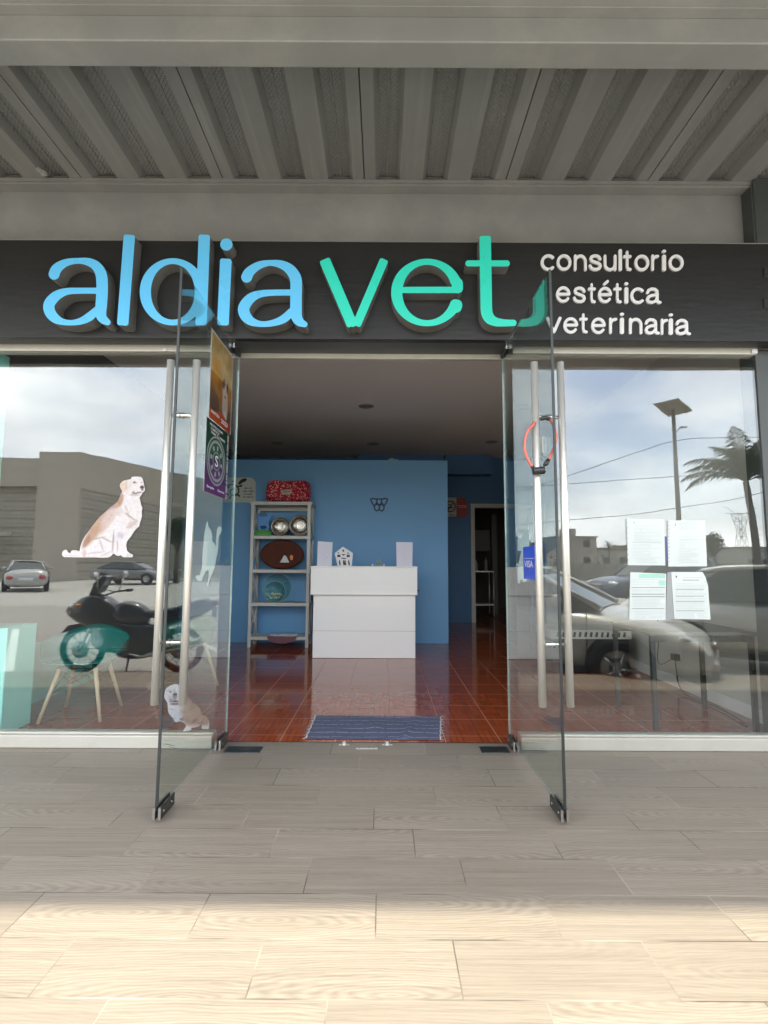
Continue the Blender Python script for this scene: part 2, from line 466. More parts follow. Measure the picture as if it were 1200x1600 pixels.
def tile_material():
    m = newmat('glazed red tile'); t = NT(m)
    sep = t.n('SeparateXYZ'); t.l(t.pos(), sep.inputs[0])
    rx = t.math('DIVIDE', t.math('ADD', sep.outputs['X'], 20 * TS - TX), TS); ry = t.math('DIVIDE', t.math('ADD', sep.outputs['Y'], -TY + 3 * TS), TS)
    cx = t.math('FLOOR', rx); cy = t.math('FLOOR', ry); fx = t.math('FRACT', rx); fy = t.math('FRACT', ry)
    def edge(a, w): return t.math('LESS_THAN', t.math('MINIMUM', a, t.math('SUBTRACT', 1, a)), w)
    gr = t.math('MAXIMUM', edge(fx, .008), edge(fy, .008))
    sx = t.math('MULTIPLY', fx, 3); sy = t.math('MULTIPLY', fy, 3)
    ix = t.math('FLOOR', sx); iy = t.math('FLOOR', sy)
    par = t.math('MODULO', t.math('ADD', ix, iy), 2)
    hx = t.math('FRACT', sx); hy = t.math('FRACT', sy)
    a = t.mix(par, hx, hy)
    a3 = t.math('MULTIPLY', a, 3); strip = t.math('FLOOR', a3); fs = t.math('FRACT', a3)
    ln = t.math('MAXIMUM', edge(fs, .045), t.math('MAXIMUM', edge(hx, .02), edge(hy, .02)))
    idv = t.n('CombineXYZ'); t.l(t.math('ADD', t.math('MULTIPLY', cx, 3), ix), idv.inputs[0]); t.l(t.math('ADD', t.math('MULTIPLY', cy, 3), iy), idv.inputs[1]); t.l(strip, idv.inputs[2])
    wn = t.n('TexWhiteNoise'); wn.noise_dimensions = '3D'; t.l(idv.outputs[0], wn.inputs['Vector'])
    c = t.mix(wn.outputs['Value'], (.30, .060, .021), (.39, .084, .029))
    n1 = t.noise(t.pos(), 26, 5, .6)
    c = t.mix(t.math('MULTIPLY', n1, .4), c, (.15, .028, .012))
    c = t.mix(t.math('MULTIPLY', ln, .6), c, (.085, .018, .010))
    c = t.mix(gr, c, (.40, .22, .14))
    nn = t.noise(t.pos(), 3.2, 5, .6)
    ro = t.math('ADD', t.math('ADD', .045, t.math('MULTIPLY', nn, .09)), t.math('MULTIPLY', gr, .4))
    hh = t.math('SUBTRACT', t.math('MULTIPLY', t.noise(t.pos(), 5, 2), .15), t.math('MULTIPLY', gr, .6))
    t.bsdf(c, ro, 0, hh, .08, .003, .75)
    return m
TS = .37; TX = .052; TY = 3.63
PL_W = .222; PL_L = .60; PL_OFF = .03

def glass_material(name, refl, tint):
    m = newmat(name); t = NT(m)
    ge = t.n('NewGeometry'); dt = t.n('VectorMath'); dt.operation = 'DOT_PRODUCT'
    t.l(ge.outputs['Normal'], dt.inputs[0]); t.l(ge.outputs['Incoming'], dt.inputs[1])
    g1 = t.math('SUBTRACT', 1, t.math('ABSOLUTE', dt.outputs['Value']))
    # mirror share of the pane, rising towards grazing angles
    fac = t.math('MINIMUM', 1, t.math('ADD', refl + .04, t.math('MULTIPLY', t.math('POWER', g1, 5), .9)))
    tr = t.n('BsdfTransparent'); tr.inputs['Color'].default_value = (*tint, 1)
    gl = t.n('BsdfGlossy'); gl.inputs['Roughness'].default_value = 0.0; gl.inputs['Color'].default_value = (.95, .97, .97, 1)
    # slow waviness of tempered glass
    nz_ = t.noise(t.scaled(t.pos(), (.6, .6, 2.5)), 1.3, 2)
    bp = t.n('Bump'); bp.inputs['Strength'].default_value = .12; bp.inputs['Distance'].default_value = .004
    t.l(nz_, bp.inputs['Height']); t.l(bp.outputs[0], gl.inputs['Normal'])
    mx = t.n('MixShader'); out = t.n('OutputMaterial')
    t.l(fac, mx.inputs[0]); t.l(tr.outputs[0], mx.inputs[1]); t.l(gl.outputs[0], mx.inputs[2]); t.l(mx.outputs[0], out.inputs[0])
    return m
M = {}
M['deck'] = deck_material(); M['tile'] = tile_material()
M['pane'] = glass_material('shop pane glass', .05, (.94, .96, .955))
M['leaf'] = glass_material('door leaf glass', .03, (.90, .935, .92))
M['edge'] = mat('ground glass edge', (.30, .40, .37), .2, 0, .2, 30)
M['steel_grey'] = mat('grey painted steel', (.212, .216, .210), .5, 0, .12, 3, .12, 40, dirt=.55, dirtcol=(.33, .325, .305))
M['deckmetal'] = None
def deckmetal():
    m = newmat('painted steel decking'); t = NT(m)
    o = t.pos()
    sep = t.n('SeparateXYZ'); t.l(o, sep.inputs[0])
    hi = t.math('GREATER_THAN', sep.outputs['Z'], DZ + .045)          # embossing sits in the upper flange
    # rows of pressed dimples and beads running along the sheet
    px_ = t.math('MULTIPLY', sep.outputs['X'], 2 * math.pi / .026); py_ = t.math('MULTIPLY', sep.outputs['Y'], 2 * math.pi / .030)
    dm = t.math('MULTIPLY', t.math('SINE', px_), t.math('SINE', py_))
    dm2 = t.noise(t.scaled(o, (60, 30, 1)), 1, 2)
    h = t.math('MULTIPLY', t.math('ADD', t.math('MAXIMUM', 0, dm), t.math('MULTIPLY', dm2, .5)), hi)
    n1 = t.noise(o, 2.2, 6, .6)
    c = t.mix(n1, (.168, .172, .167), (.240, .244, .238))
    n3 = t.ramp(t.noise(t.scaled(o, (30, 1.5, 10)), 1, 4), .5, .8)
    c = t.mix(t.math('MULTIPLY', n3, .3), c, (.36, .35, .33))
    t.bsdf(c, .5, 0, h, 1.0, .004, .4)
    return m
M['alu'] = mat('champagne aluminium', (.55, .53, .47), .38, .35, .06, 8, .03, dirt=.25, dirtcol=(.35, .33, .28))
M['brushed'] = mat('brushed stainless', (.74, .725, .68), .38, .7, .06, 20, .05, 200, stretch=(1, 1, .05))
M['chrome'] = mat('polished steel', (.62, .61, .58), .18, 1.0, .05, 20)
M['black_metal'] = mat('worn black metal', (.045, .045, .043), .35, .5, .3, 20, .05, dirt=.2, dirtcol=(.2, .2, .19))
M['dark_frame'] = mat('charcoal painted column', (.052, .060, .060), .45, 0, .12, 3, .05, dirt=.3, dirtcol=(.09, .095, .09))
M['board'] = None
M['blue_l'] = mat('sky blue acrylic', (.12, .50, .84), .3, 0, .008, 2, spec=.4)
M['teal_l'] = mat('turquoise acrylic', (.035, .62, .48), .3, 0, .008, 2, spec=.4)
M['return'] = mat('grey metal letter return', (.165, .163, .155), .5, .1, .25, 12, .1, 40)
M['white_l'] = mat('white acrylic', (.68, .68, .70), .4, 0, .02)
M['white_paint'] = mat('white laminate', (.87, .87, .86), .35, 0, .02, 3)
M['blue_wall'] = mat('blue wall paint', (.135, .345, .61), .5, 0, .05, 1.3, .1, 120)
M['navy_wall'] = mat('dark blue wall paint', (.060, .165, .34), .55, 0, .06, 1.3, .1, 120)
M['aqua'] = mat('aqua wall paint', (.17, .64, .56), .5, 0, .05, 1.5, .1, 120, dirt=.12, dirtcol=(.3, .6, .55))
M['aqua_l'] = mat('aqua panel paint with lit tone', (.30, .78, .70), .5, 0, .04, 1.5, .1, 120)  # aqua lightened so that the lit look sits in the colour
M['ceil'] = mat('white ceiling paint', (.78, .75, .71), .7, 0, .04, .9, .08, 80)
M['inner_white'] = mat('off white wall paint', (.62, .62, .58), .6, 0, .05, 1.5, .1, 100, dirt=.15)
M['cream'] = mat('cream door trim', (.55, .53, .47), .5)
M['black'] = mat('black plastic', (.018, .018, .018), .4, 0, .2)
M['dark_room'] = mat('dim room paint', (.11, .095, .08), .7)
M['paper'] = mat('white paper in plastic sleeve', (.52, .56, .54), .25, 0, .03, 9, .12, 6, spec=.6)
M['ink'] = mat('grey printing ink', (.30, .33, .33), .6)
M['ink_d'] = mat('dark printing ink', (.12, .14, .14), .6)
M['ink_g'] = mat('green printed band', (.30, .52, .42), .6)
M['print'] = colmat('printed vinyl', .35)
M['poster'] = colmat('poster print', .25, .5)
M['frost'] = mat('frosted white vinyl', (.42, .48, .47), .55, 0, .03)
M['asphalt'] = mat('asphalt', (.30, .285, .26), .9, 0, .2, 3, .5, 180, dirt=.5, dirtcol=(.30, .23, .215))
M['road'] = mat('concrete road', (.38, .365, .335), .85, 0, .15, 1.2, .3, 90, dirt=.4, dirtcol=(.28, .27, .25))
M['kerb'] = mat('concrete kerb', (.38, .36, .32), .85, 0, .15, 4, .3, 60)
M['verge'] = mat('dry grass verge', (.13, .12, .05), .95, 0, .5, 5, .6, 40)

# ------------------------------------------------------------------ ground
PAVE_Y = 1.22                                         # street edge of the walkway
GZ = -.25
b = MB(); b.box(-14, 14, PAVE_Y, 3.50, -.12, 0.0)
deck = tag(b.build('walkway', M['deck'], bevel=.006), kind='structure')
b = MB(); b.box(-14, 14, PAVE_Y + .01, 3.495, GZ - .05, -.1205); tag(b.build('kerb', M['kerb']), kind='structure')
b = MB(); b.add([(-2500, -2500, GZ - .03), (2500, -2500, GZ - .03), (2500, 300, GZ - .03), (-2500, 300, GZ - .03)], [(0, 1, 2, 3)])
tag(b.build('ground', M['verge']), kind='structure')
b = MB(); b.add([(-60, -9.5, GZ), (60, -9.5, GZ), (60, PAVE_Y + .02, GZ), (-60, PAVE_Y + .02, GZ)], [(0, 1, 2, 3)])
tag(b.build('parking_lot', M['asphalt']), kind='structure')
b = MB(); b.add([(-90, -28, GZ - .004), (120, -28, GZ - .004), (120, -9.5, GZ - .004), (-90, -9.5, GZ - .004)], [(0, 1, 2, 3)])
tag(b.build('road', M['road']), kind='structure')
b = MB(); b.box(-90, 120, -29.2, -28, GZ - .05, GZ + .13); tag(b.build('pavement', M['kerb']), kind='structure')
m_line = mat('worn white road paint', (.6, .6, .57), .8, 0, .2, 20)
b = MB()
for k in range(-6, 8):
    b.box(k * 3.3 + .4, k * 3.3 + .52, -4.4, .9, GZ, GZ + .004, rot=Matrix.Rotation(R(-35), 3, 'Z'))
tag(b.build('bay_markings', m_line), kind='structure')

# ------------------------------------------------------------------ interior shell
XL, XR = -2.93, 2.86; HZ1_ = 2.66
YB = 10.2; CZ = 3.32
b = MB(); b.add([(XL - .6, 3.50, .001), (XR + 1.5, 3.50, .001), (XR + 1.5, 13.5, .001), (XL - .6, 13.5, .001)], [(0, 1, 2, 3)])
tag(b.build('floor', M['tile'], fixn=False), kind='structure')
b = MB(); b.box(XL - .3, XR + 1.5, 3.52, 13.5, CZ, CZ + .1); tag(b.build('ceiling', M['ceil']), kind='structure')
b = MB(); b.box(XL - .15, XL, 3.52, 5.3, -.2, .50); b.cur = 1; b.box(XL - .15, XL - .002, 3.52, 5.3, .5001, CZ); b.box(XL - .15, XL - .002, 5.3001, 13.5, -.2, CZ); w = b.build('side_wall', [M['aqua'], mat('dark grey wall paint', (.10, .10, .098), .6)])
tag(w, 'side wall left of the chairs, aqua below and dark grey above', 'wall')
b = MB(); b.box(XR, XR + .15, 3.52, 9.0, -.2, CZ); w = b.build('side_wall', M['inner_white'])
tag(w, 'off white side wall right of the dark tables inside', 'wall')
b = MB(); b.box(XR - .018, XR - .001, 3.52, 9.0, .0, .10); b.build('skirting', M['white_paint'], w, bevel=.004)
# low aqua return in the front corner, its lit look put into the paint
p = at(22, 980, 3.62)
b = MB(); b.box(XL + .001, p.x, 3.56, 3.86, 0, p.z)
tag(b.build('corner_pier', M['aqua_l'], bevel=.006), 'low aqua pier with painted-in light inside the left window corner', 'pier')
# partition
YP = 7.6; pz = at(600, 719, YP).z; px1 = at(700, 850, YP).x
b = MB(); b.box(XL + .002, px1, YP, YP + .12, 0, pz)
tag(b.build('partition_wall', M['blue_wall'], bevel=.004), 'mid blue partition wall behind the white reception desk', 'wall')
# back wall with a door opening
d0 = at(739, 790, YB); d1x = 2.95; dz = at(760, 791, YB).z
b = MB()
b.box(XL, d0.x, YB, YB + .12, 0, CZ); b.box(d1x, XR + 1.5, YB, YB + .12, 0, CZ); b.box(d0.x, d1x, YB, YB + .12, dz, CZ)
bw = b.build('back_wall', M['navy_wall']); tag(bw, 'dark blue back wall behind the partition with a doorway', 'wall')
b = MB(); b.box(d0.x - .05, d0.x + .03, YB - .02, YB + .14, 0, dz + .05); b.box(d0.x + .031, d1x + .05, YB - .02, YB + .14, dz - .03, dz + .05)
b.build('door_frame', M['cream'], bw, bevel=.004)
b = MB(); b.box(-3.04, at(-6, 760, 3.52).x, 3.452, 3.552, 0.002, HZ1_); tag(b.build('window_jamb', M['aqua_l']), 'narrow aqua jamb at the far left edge of the left window', 'jamb')
q0 = at(700, 716, YB - .3); q1 = at(769, 741, YB - .3)
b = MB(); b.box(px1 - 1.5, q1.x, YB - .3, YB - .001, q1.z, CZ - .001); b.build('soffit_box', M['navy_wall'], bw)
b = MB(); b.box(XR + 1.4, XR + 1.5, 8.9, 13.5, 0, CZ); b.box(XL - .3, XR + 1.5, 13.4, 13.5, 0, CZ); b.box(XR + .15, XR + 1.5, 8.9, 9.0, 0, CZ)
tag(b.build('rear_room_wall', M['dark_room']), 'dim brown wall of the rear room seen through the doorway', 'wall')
b = MB(); b.box(XL - .4, XR + 1.6, 3.6, 13.6, CZ + .12, CZ + .7); tag(b.build('added_roof_slab', M['steel_grey']), 'unseen roof slab added above the shop ceiling to keep light out', 'roof')  # added out of sight for its shadow, keeps light off the interior
# rear room trolley seen through the doorway
def trolley():
    Yt = 11.0
    a = at(742, 893, Yt); c = at(771, 893, Yt); e = empty('steel_trolley', (a.x, Yt, 0), 'steel trolley with two shelves in the dark rear room', 'trolley')
    z1 = a.z; zb = .28
    b = MB()
    for x in (a.x, c.x):
        for y in (Yt, Yt + .45): b.tube((x, y, .05), (x, y, z1 + .02), .012)
    b.build('frame', M['brushed'], e)
    for z in (z1, zb):
        b = MB(); b.box(a.x - .01, c.x + .01, Yt - .01, Yt + .46, z - .012, z + .012); b.build('shelf', M['brushed'], e, bevel=.003)
    for k, (x, h, r_) in enumerate([(a.x + .06, .24, .035), (a.x + .16, .14, .05), (a.x + .28, .30, .03), (c.x - .04, .2, .03)]):
        bb = MB(); bb.lathe([(0, 0), (r_, 0), (r_, h * .7), (r_ * .4, h * .85), (r_ * .4, h), (0, h)], (x, Yt + .2, z1 + .0125), n=14)
        o = bb.build('supply_bottle', [mat('dim white plastic', (.4, .4, .38), .4), M['black_metal']][k % 2])
        tag(o, ['squat pale bottle at the left end of the trolley', 'short wide dark bottle on the trolley', 'tall pale bottle in the middle of the trolley', 'dark bottle at the right end of the trolley'][k], 'bottle', 'bottles on the trolley')
trolley()
b = MB(); b.box(1.98, 2.04, 11.9, 11.98, 0, 2.2); b.box(2.5, 2.62, 11.7, 11.8, 0, 2.3)
b.box(2.05, 2.49, 11.9, 11.93, 1.45, 1.95)
tag(b.build('tool_rack', mat('dim grey rack', (.13, .12, .11), .5), bevel=.005), 'dark rack of hanging equipment in the rear room', 'rack')

# ceiling downlight
p = onz(572, 634, CZ)
e = empty('downlight', (p.x, p.y, CZ), 'round unlit downlight in the white shop ceiling', 'downlight')
b = MB(); b.lathe([(.075, .0), (.078, -.008), (.105, -.012), (.112, -.004), (.112, -.0005)], (p.x, p.y, CZ), n=40); b.build('trim_ring', mat('grey trim', (.33, .31, .29), .4), e)
b = MB(); b.lathe([(0, -.003), (.075, -.003), (.075, -.0005)], (p.x, p.y, CZ), n=40); b.build('lens', mat('dull lens', (.22, .20, .18), .3), e)
dl = e
for k, (px_, py_, lb) in enumerate([(433, 692, 'small unlit downlight deep in the ceiling, left one'), (583, 693, 'small unlit downlight deep in the ceiling, middle one'), (768, 690, 'small unlit downlight deep in the ceiling, right one')]):
    q = onz(px_, py_, CZ); c = copy_tree(dl); c.location = (q.x, q.y, CZ); c['label'] = lb; c['group'] = 'ceiling downlights'
dl['group'] = 'ceiling downlights'

# ------------------------------------------------------------------ canopy
DZ = at(600, 284, 3.30).z                             # underside of the decking
M['deckmetal'] = deckmetal()
CAN_Y0, CAN_Y1 = .93, 3.33
canopy = empty('metal_canopy', (0, CAN_Y1, DZ), 'grey corrugated steel canopy over the shop front', 'canopy')
sx0 = at(569, 283, 3.25).x                            # one seam
PITCH_R = at(792, 284, 3.25).x - sx0; PITCH_R /= 3
HT = .062; LOW = .155; SL = .028
def deck_profile(x):                                  # one rib centred at x: half low flange, slope, upper flange, slope, half low
    return [(x - PITCH_R / 2, 0), (x - PITCH_R / 2 + LOW / 2, 0), (x - PITCH_R / 2 + LOW / 2 + SL, HT), (x - .012, HT), (x - .004, HT - .006), (x + .004, HT - .006), (x + .012, HT), (x + PITCH_R / 2 - LOW / 2 - SL, HT), (x + PITCH_R / 2 - LOW / 2, 0)]
def decking(y0, y1):
    for s_ in range(-6, 6):
        xa = sx0 + s_ * 3 * PITCH_R
        pr = []
        for k in range(3): pr += deck_profile(xa + PITCH_R * (k + .5))
        pr.append((xa + 3 * PITCH_R, 0))
        pr[0] = (pr[0][0] + .0035, 0); pr[-1] = (pr[-1][0] - .0035, 0)
        pr = [(pr[0][0], .02)] + pr + [(pr[-1][0], .02)]
        b = MB(); n_ = len(pr)
        b.add([(x, y0, DZ + z) for x, z in pr] + [(x, y1, DZ + z) for x, z in pr], [(i, i + 1, n_ + i + 1, n_ + i) for i in range(n_ - 1)])
        b.build('decking_sheet', M['deckmetal'], canopy, fixn=False)
decking(CAN_Y0, CAN_Y1)
b = MB(); b.box(-9, 9, CAN_Y0, CAN_Y1 + .6, DZ + HT + .006, DZ + HT + .12); b.build('roof_topping', M['steel_grey'], canopy)
# closures at the wall
m_seal = mat('smeared grey sealant', (.40, .39, .35), .7, 0, .3, 9, .5, 30)
for k in range(-18, 18):
    b = MB()
    x = sx0 + PITCH_R * (k + .5); y = CAN_Y1; w_ = PITCH_R / 2 - LOW / 2
    b.add([(x - w_ + .002, 3.274, DZ + .001), (x + w_ - .002, 3.274, DZ + .001), (x + w_ - SL - .004, y, DZ + HT - .001), (x - w_ + SL + .004, y, DZ + HT - .001),
           (x, y + .02, DZ + .02), (x, y + .03, DZ + .001)], [(0, 1, 2, 3)])
    b.build('rib_closure', m_seal, canopy, fixn=False)
# front beam: box section with upper lip
zb = at(600, 107, 2.12).z
yf = 2.12; yn = onz(600, 65, zb).y
b = MB(); b.box(-9, 9, yn, yf, zb, DZ - .012)
b.build('front_beam', M['steel_grey'], canopy, bevel=.006, seg=3)
b = MB(); zt = at(600, 27, yn).z; b.box(-9, 9, yn - .045, yn - .0005, zt, zt + .010); b.build('beam_lip', M['steel_grey'], canopy, bevel=.002)
zt2 = at(600, 11, yn - .045).z
b = MB(); b.box(-9, 9, yn - .043, yn - .001, zt + .0105, max(DZ - .013, zt + .03)); b.build('beam_flange', M['steel_grey'], canopy)
# outer edge fascia beam
zfe = mir_z = at(600, 571, 2 * G - CAN_Y0).z
b = MB(); b.box(-9, 9, CAN_Y0 - .10, CAN_Y0, zfe, DZ + HT + .12); b.build('edge_beam', M['steel_grey'], canopy, bevel=.004)
# I-beam above the sign
yw = 3.36
fz0 = at(600, 301, yw).z
bt = at(600, 378, 3.25).z
b = MB(); b.box(-9, 9, yw, yw + .02, bt - .5, DZ + .02); b.build('beam_web', M['steel_grey'], canopy)
b = MB(); b.box(-9, 9, at(600, 287, 3.28).y - .0, yw - .0005, fz0 - .010, fz0 + .006); b.build('wall_beam_flange', M['steel_grey'], canopy, bevel=.002)
b = MB(); b.box(-9, 9, 3.275, 3.283, fz0 + .007, DZ - .002); b.build('flange_plate', M['steel_grey'], canopy)
# stub column at the right
cx0 = at(1169, 330, 3.30).x; cx1 = at(1183, 330, 3.25).x
b = MB(); b.box(cx0, cx0 + .012, 3.262, yw - .001, bt - .3, fz0 - .011); b.box(cx0 + .012, cx0 + .16, 3.255, 3.262, bt - .3, DZ - .003)
b.build('end_plate', M['dark_frame'], canopy, bevel=.002)
# small broken clip on the decking
p = onz(66, 266, DZ)
b = MB(); b.box(p.x - .03, p.x + .03, p.y - .02, p.y + .01, DZ - .025, DZ - .002, rot=Matrix.Rotation(R(30), 3, 'Y')); b.box(p.x - .02, p.x + .02, p.y + .012, p.y + .03, DZ - .02, DZ - .002)
b.build('loose_clip', mat('bare galvanised clip', (.5, .5, .48), .4, .6), canopy, bevel=.002)

# ------------------------------------------------------------------ shop sign
BY = 3.25                                             # face of the board
def board_material():
    m = newmat('black painted board'); t = NT(m); o = t.coord('Object')
    n1 = t.noise(t.scaled(o, (1.2, 1, 7)), 2.2, 8, .65, .8)
    c = t.mix(t.ramp(n1, .4, .72), (.014, .014, .014), (.018, .018, .0175))
    sc = t.ramp(t.noise(t.scaled(o, (3, 1, 26)), 2.0, 6, .7, 1.5), .60, .74)
    c = t.mix(t.math('MULTIPLY', sc, .25), c, (.05, .049, .045))
    t.bsdf(c, .42, 0, t.noise(t.scaled(o, (1, 1, 5)), 6, 4), .25, .006, .45)
    return m
M['board'] = board_material()
z_lo = at(600, 530, BY).z
sign = empty('shop_sign', (0, BY, z_lo), 'long black shop sign board with raised blue and turquoise lettering', 'sign')
b = MB(); b.box(-4.5, 4.5, BY, yw - .0005, z_lo, bt); b.build('sign_board', M['board'], sign, bevel=.005)
b = MB(); b.box(-4.5, 4.5, BY - .002, BY + .05, bt + .0005, bt + .005); b.build('top_flashing', M['steel_grey'], sign)
def zoom(ox, oy, k=4.0): return lambda x, y: (ox + x / k, oy + y / k)
FY = BY - .095
def letter(strokes, zf, m_, yface=FY, yback=BY - .0005, step=2.5, parent=sign, name='letter'):
    loops = sdf_loops(strokes, step)
    lp = [[zf(*p) for p in l_] for l_ in loops]
    b = MB()
    def fn(u, v, d):
        p_ = at(u, v, yface); return (p_.x, d, p_.z)
    b.cur = 0
    b.prism(lp, fn, yface, yback, side=1)
    return b.build(name, [m_, M['return'] if m_ in (M['blue_l'], M['teal_l']) else m_], parent)
z1, z2, z3 = zoom(50, 350), zoom(330, 350), zoom(600, 350)
letter([smoothline([(138, 314, 34), (150, 285, 33), (180, 258, 28), (225, 238, 22), (290, 230, 18), (350, 236, 24), (400, 262, 30), (430, 310, 35), (438, 370, 36), (437, 440, 36), (433, 500, 36), (430, 560, 34), (442, 592, 28), (472, 614, 19)]),
        smoothline([(400, 417, 19), (300, 417, 19), (215, 422, 22), (150, 450, 31), (108, 500, 35), (112, 550, 34), (145, 590, 29), (190, 611, 20), (250, 617, 17), (310, 605, 22), (365, 575, 27), (410, 530, 20)])], z1, M['blue_l'])
letter(bar((609, 67), (566, 634), 35.5, 16), z1, M['blue_l'])
letter([arc(880, 424, 172, 192, 0, 360, 35, 18, 60)] + bar((1077, 66), (1056, 634), 35.5, 16), z1, M['blue_l'])
letter([[(95, 128, 38)]] + bar((92, 216), (73, 634), 36, 16), z2, M['blue_l'])
letter([smoothline([(222, 332, 34), (235, 305, 32), (265, 278, 28), (310, 254, 23), (370, 243, 18), (435, 252, 25), (490, 282, 32), (526, 335, 36), (531, 390, 36), (530, 460, 36), (530, 530, 36), (534, 580, 34), (552, 610, 28), (584, 627, 18)]),
        smoothline([(495, 428, 19), (400, 429, 19), (310, 436, 22), (245, 465, 31), (204, 522, 35), (212, 570, 34), (245, 605, 28), (290, 622, 20), (345, 625, 18), (410, 612, 22), (460, 588, 26), (500, 550, 24)])], z2, M['blue_l'])
letter(bar((707, 220), (884, 637), 34, 14) + bar((1083, 220), (906, 637), 27, 14) + bar((884, 600), (902, 637), 26, 14) + [[(870, 620, 17), (920, 620, 17)]], z2, M['teal_l'])
letter([arc(270, 428, 190, 192, -8, 337, 35, 19, 70)[6:], [(115, 412, 19), (445, 412, 20)], smoothline([(457, 372, 36), (461, 400, 33)]), smoothline([(452, 497, 24), (458, 504, 31), (452, 520, 34)])], z3, M['teal_l'])
letter(bar((632, 74), (640, 545), 36, 15) + [smoothline([(640, 530, 36), (644, 560, 36), (662, 592, 33), (700, 612, 27), (755, 618, 22), (808, 618, 20)]), [(528, 246, 19), (768, 246, 19)]], z3, M['teal_l'])
# small lettering: unit glyphs, x-height 0..1 (v down from the baseline at 0), drawn as strokes
SR = .083
def g_arc(cx, cy, rx, ry, a0, a1): return [(x, y, SR) for x, y, _ in arc(cx, cy, rx, ry, a0, a1, 1, 1, 22)]
def g_l(*p): return [(x, y, SR) for x, y in p]
GL = {
 'c': (.92, [g_arc(.46, -.5, .36, .40, 48, 312)]), 'o': (.96, [g_arc(.48, -.5, .37, .40, 0, 360)]),
 'n': (.86, [g_l((.11, -.90), (.11, -.10)), g_arc(.44, -.56, .32, .34, 180, 0)[:], g_l((.76, -.56), (.76, -.10))]),
 's': (.84, [[(x, y, SR) for x, y in [(.72, -.70), (.66, -.82), (.54, -.89), (.38, -.90), (.22, -.84), (.17, -.72), (.23, -.60), (.40, -.53), (.56, -.48), (.70, -.40), (.74, -.28), (.68, -.16), (.54, -.10), (.36, -.10), (.20, -.17), (.13, -.31)]]]),
 'u': (.86, [g_l((.11, -.90), (.11, -.42)), g_arc(.42, -.42, .31, .32, 180, 360), g_l((.74, -.90), (.74, -.10))]),
 'l': (.22, [g_l((.11, -1.22), (.11, -.10))]),
 't': (.56, [g_l((.26, -1.12), (.26, -.28), (.32, -.13), (.48, -.10)), g_l((.07, -.86), (.48, -.86))]),
 'r': (.50, [g_l((.11, -.90), (.11, -.10)), [(x, y, SR) for x, y in [(.11, -.62), (.19, -.78), (.30, -.86), (.44, -.88)]]]),
 'i': (.24, [g_l((.12, -.90), (.12, -.10)), [(.12, -1.19, SR * 1.05)]]),
 'e': (.92, [g_arc(.46, -.5, .36, .40, 5, 322), g_l((.12, -.52), (.80, -.52))]),
 'a': (.94, [[(x, y, SR) for x, y in [(.14, -.68), (.20, -.82), (.36, -.90), (.54, -.88), (.66, -.78), (.68, -.62), (.68, -.24), (.72, -.13), (.84, -.10)]], [(x, y, SR) for x, y in [(.66, -.56), (.40, -.52), (.20, -.44), (.13, -.30), (.18, -.15), (.34, -.10), (.52, -.14), (.66, -.28)]]]),
 'v': (.88, [g_l((.10, -.90), (.42, -.11), (.46, -.11), (.78, -.90))]),
}
GL['é'] = (.92, GL['e'][1] + [g_l((.42, -1.14), (.62, -1.30))])
rows = [('consultorio', [(845, 866), (870, 893), (897, 917), (920, 940.5), (943.5, 963.5), (966.8, 972), (974, 987), (991.5, 1014.7), (1018, 1030), (1034.7, 1041), (1045, 1068.5)], 423.3, 424.0, 26.5),
        ('estética', [(869, 891.5), (895.5, 915.5), (918.8, 931), (934.6, 956.5), (958.6, 971.5), (975.7, 982), (985, 1006), (1009.5, 1033.8)], 473.5, 475, 26.5),
        ('veterinaria', [(853.5, 877.5), (880.5, 903.5), (905.3, 918.4), (923.8, 946.6), (952, 964.6), (968.7, 975.3), (983, 1003.9), (1007.5, 1031.2), (1032.8, 1044), (1045, 1051.8), (1055.5, 1079.8)], 521.0, 524.0, 26.5)]
for word, xs_, yb0, yb1, xh in rows:
    for k, (ch, (xa, xb)) in enumerate(zip(word, xs_)):
        adv, st = GL[ch]; yb = yb0 + (yb1 - yb0) * k / (len(word) - 1)
        mx_ = max(p_[0] + p_[2] for s_ in st for p_ in s_); mn_ = min(p_[0] - p_[2] for s_ in st for p_ in s_)
        wx = (xb - xa) / (mx_ - mn_)
        jt = random.uniform(-.35, .35)
        letter(st, lambda x, y, xa=xa, wx=wx, yb=yb, mn_=mn_, jt=jt: (xa + (x - mn_) * wx, yb + jt + y * xh), M['white_l'], BY - .012, BY - .0005, step=.02)

# ------------------------------------------------------------------ front: windows, column
HZ0, HZ1 = at(600, 553, G).z, at(600, 541.5, G).z
SZ = at(600, 1149, 3.36).z
def window(x0, x1, label):
    e = empty('shop_window', (x0, G, 0), label, 'shop window')
    b = MB(); b.box(x0, x1, G, G + .010, SZ - .02, HZ0 + .02); b.build('glass_pane', M['pane'], e)
    b = MB(); b.box(x0, x1, 3.362, 3.399, 0.001, SZ - .012); b.box(x0, x1, 3.385, 3.399, SZ - .012, SZ); b.box(x0, x1, 3.4105, 3.46, 0.001, SZ - .001)
    b.build('sill', M['alu'], e, bevel=.005, seg=3)
    b = MB(); b.box(x0, x1, 3.375, 3.399, HZ0, HZ1); b.box(x0, x1, 3.4105, 3.45, HZ0, z_lo + .03)
    b.build('head_frame', M['alu'], e, bevel=.002)
    b = MB(); b.box(x0, x1, 3.42, 3.5, z_lo + .0305, CZ - .0005); b.build('bulkhead', M['ceil'], e)
    return e
wl1 = at(344, 877, G).x; wr0 = at(806.5, 877, G).x; wr1 = at(1200, 877, G).x
winL = window(-3.05, wl1, 'large left shop window with the dog decals')
b = MB(); q_ = at(262, 1163, 3.3615)
